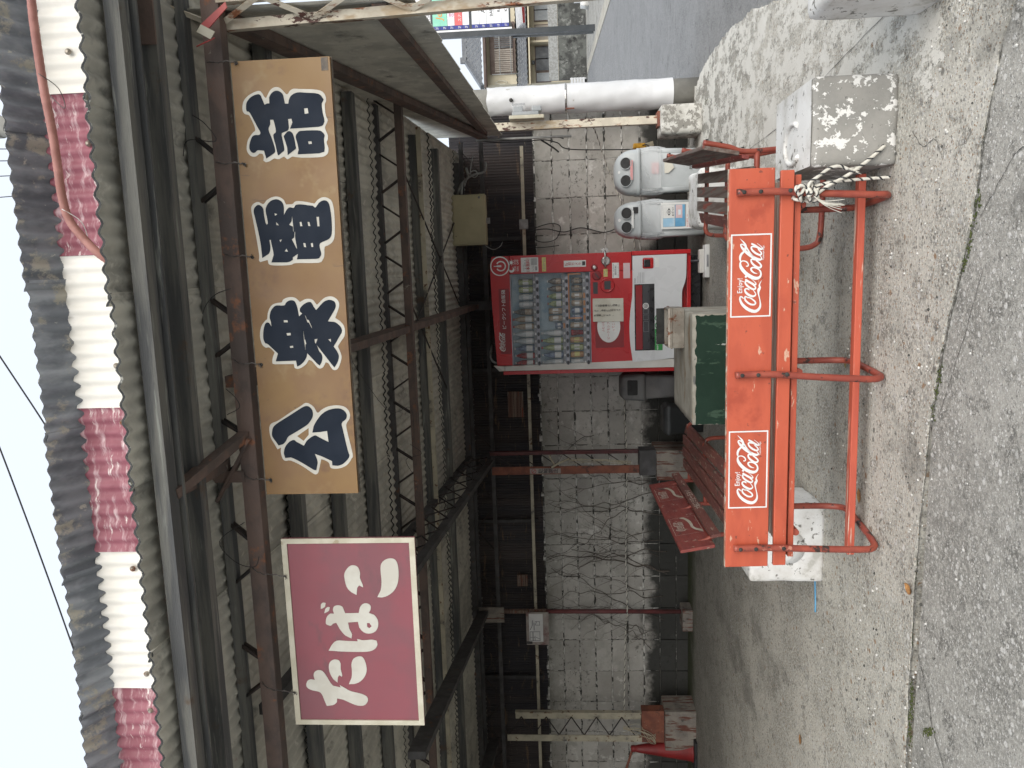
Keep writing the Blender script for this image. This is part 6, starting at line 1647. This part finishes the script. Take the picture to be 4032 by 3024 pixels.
for i in range(36):
    for r_ in range(7):
        gp.box(9.65+i*.4+(.2 if r_ % 2 else 0)-.005, 9.65+i*.4+(.2 if r_ % 2 else 0)+.005, 41.994, 42.008, r_*.2, r_*.2+.19)
gp.build('joints', 'wall_block_far', fw_)
gt = thing('white_gate', 'low white slatted gate at the end of the dark garden wall', 'gate', (9.3, 41.6, 0))
for i in range(5): MB().box(8.8, 9.62, 41.55, 41.6, .08+i*.15, .20+i*.15).build('slat', 'panel_white', gt)
for x_ in (8.82, 9.58): MB().box(x_-.03, x_+.03, 41.601, 41.66, 0, .82).build('post', 'panel_white', gt)
aw = thing('shop_awning', 'white ribbed awning with red edge on the building behind the sign tower', 'awning', (11.2, 36.2, 3))
for i in range(5): MB().quad_box([(10.62, 35.6+i*.16, 2.92+i*.065), (12.6, 35.6+i*.16, 3.0+i*.065), (12.6, 35.74+i*.16, 3.0+i*.065), (10.62, 35.74+i*.16, 2.92+i*.065), (10.62, 35.6+i*.16, 2.97+i*.065), (12.6, 35.6+i*.16, 3.05+i*.065), (12.6, 35.74+i*.16, 3.05+i*.065), (10.62, 35.74+i*.16, 2.97+i*.065)]).build('rib', 'panel_white', aw)
MB().box(10.9, 12.6, 36.42, 36.5, 2.86, 2.98).build('red_edge', 'ink_red', aw)
MB().tube([(12.5, 36.3, -.05), (12.5, 36.3, 3.2)], .04, 8).build('awning_post', 'conduit_grey', aw)
# tenant sign tower
tw_ = thing('tenant_sign', 'tall white tenant sign board on dark posts with blue floor strip, beside the road', 'sign', (9.7, 32, 0))
SY = 31.9
MB().box(9.13, 9.335, SY, SY+.2, -.06, 7.6).build('post', 'sign_post', tw_)
MB().box(9.385, 9.50, SY+1.3, SY+1.42, -.06, 3.25).build('post', 'sign_post', tw_)
MB().box(9.352, 9.42, SY+.03, SY+.17, 3.2, 6.9).build('edge_panel', 'sign_panel', tw_)
MB().box(9.44, 11.6, SY+.02, SY+.20, 3.25, 7.4).build('sign_case', 'sign_post', tw_)
zf = lambda x: 6.37-.003186*(x-190)
pT = Plane((0, SY+.018, 0), (1, 0, 0), (0, 0, 1))
def tp_(x0, x1, m, X0=9.44, X1=11.55, lf=.004, nm='tenant_panel'):
    mb = MB(); put_rect(mb, pT, X0, X1, zf(x1), zf(x0), lf); return mb.build(nm, m, tw_)
h_ = tp_(-60, 178, 'sign_panel')
mb = MB(); put_text(mb, 'MORIBIRU', pT, 9.62, zf(140), .19, .01, bold=.004); put_text(mb, 'INFORMATION', pT, 9.62, zf(175), .15, .01, bold=.004); mb.build('lettering', 'ink_grey', h_)
rowsx = ((205, 292), (298, 385), (390, 476), (480, 572), (577, 657), (692, 783), (787, 872), (876, 965), (968, 1058), (1061, 1150))
for i, (a, b) in enumerate(rowsx):
    q_ = tp_(a, b, 'sign_blue', 9.44, 9.575)
    mb = MB(); put_text(mb, ('2F' if i < 6 else '1F'), pT, 9.46, zf(b)+.06, .15, .01, width=.09); mb.build('lettering', 'label_white', q_)
    q_ = tp_(a, b if i != 0 else 297, ('sign_mint', 'sign_mint', 'sign_panel', 'sign_coral', 'sign_panel', 'sign_panel', 'sign_panel', 'sign_panel', 'sign_panel', 'sign_panel')[i], 9.58)
    if i in (0, 2, 3, 6, 7, 8, 9):
        t_, m_, s_, x_ = {0: ('Jeep', 'ink_orange', .36, 9.78), 2: ('恋', 'ink_magenta', .22, 9.88), 3: ('スナック ラ', 'label_white', .15, 9.72), 6: ('A', 'ink_black', .24, 9.98), 7: ('BAR', 'ink_black', .17, 9.85), 8: ('Rey', 'ink_black', .17, 9.98), 9: ('Kula', 'ink_black', .18, 10.0)}[i]
        mb = MB(); put_text(mb, t_, pT, x_, zf(b)+(.04 if i else -.1), s_, .01, bold=.004, shear=.2 if i in (0, 8) else 0); mb.build('lettering', m_, q_)
cbs = thing('sign_weight', 'white concrete sign weight with a short pipe on the far pavement', 'weight', (12.2, 38.2, 0))
MB().loft([rrect(0, 0, .30, .3, .05, -.05), rrect(0, 0, .24, .24, .05, .32)]).build('base', 'concrete_painted', cbs, local=True)
MB().tube([(0, 0, .32), (0, 0, .62)], .05, 8).build('pipe', 'panel_white', cbs, local=True)
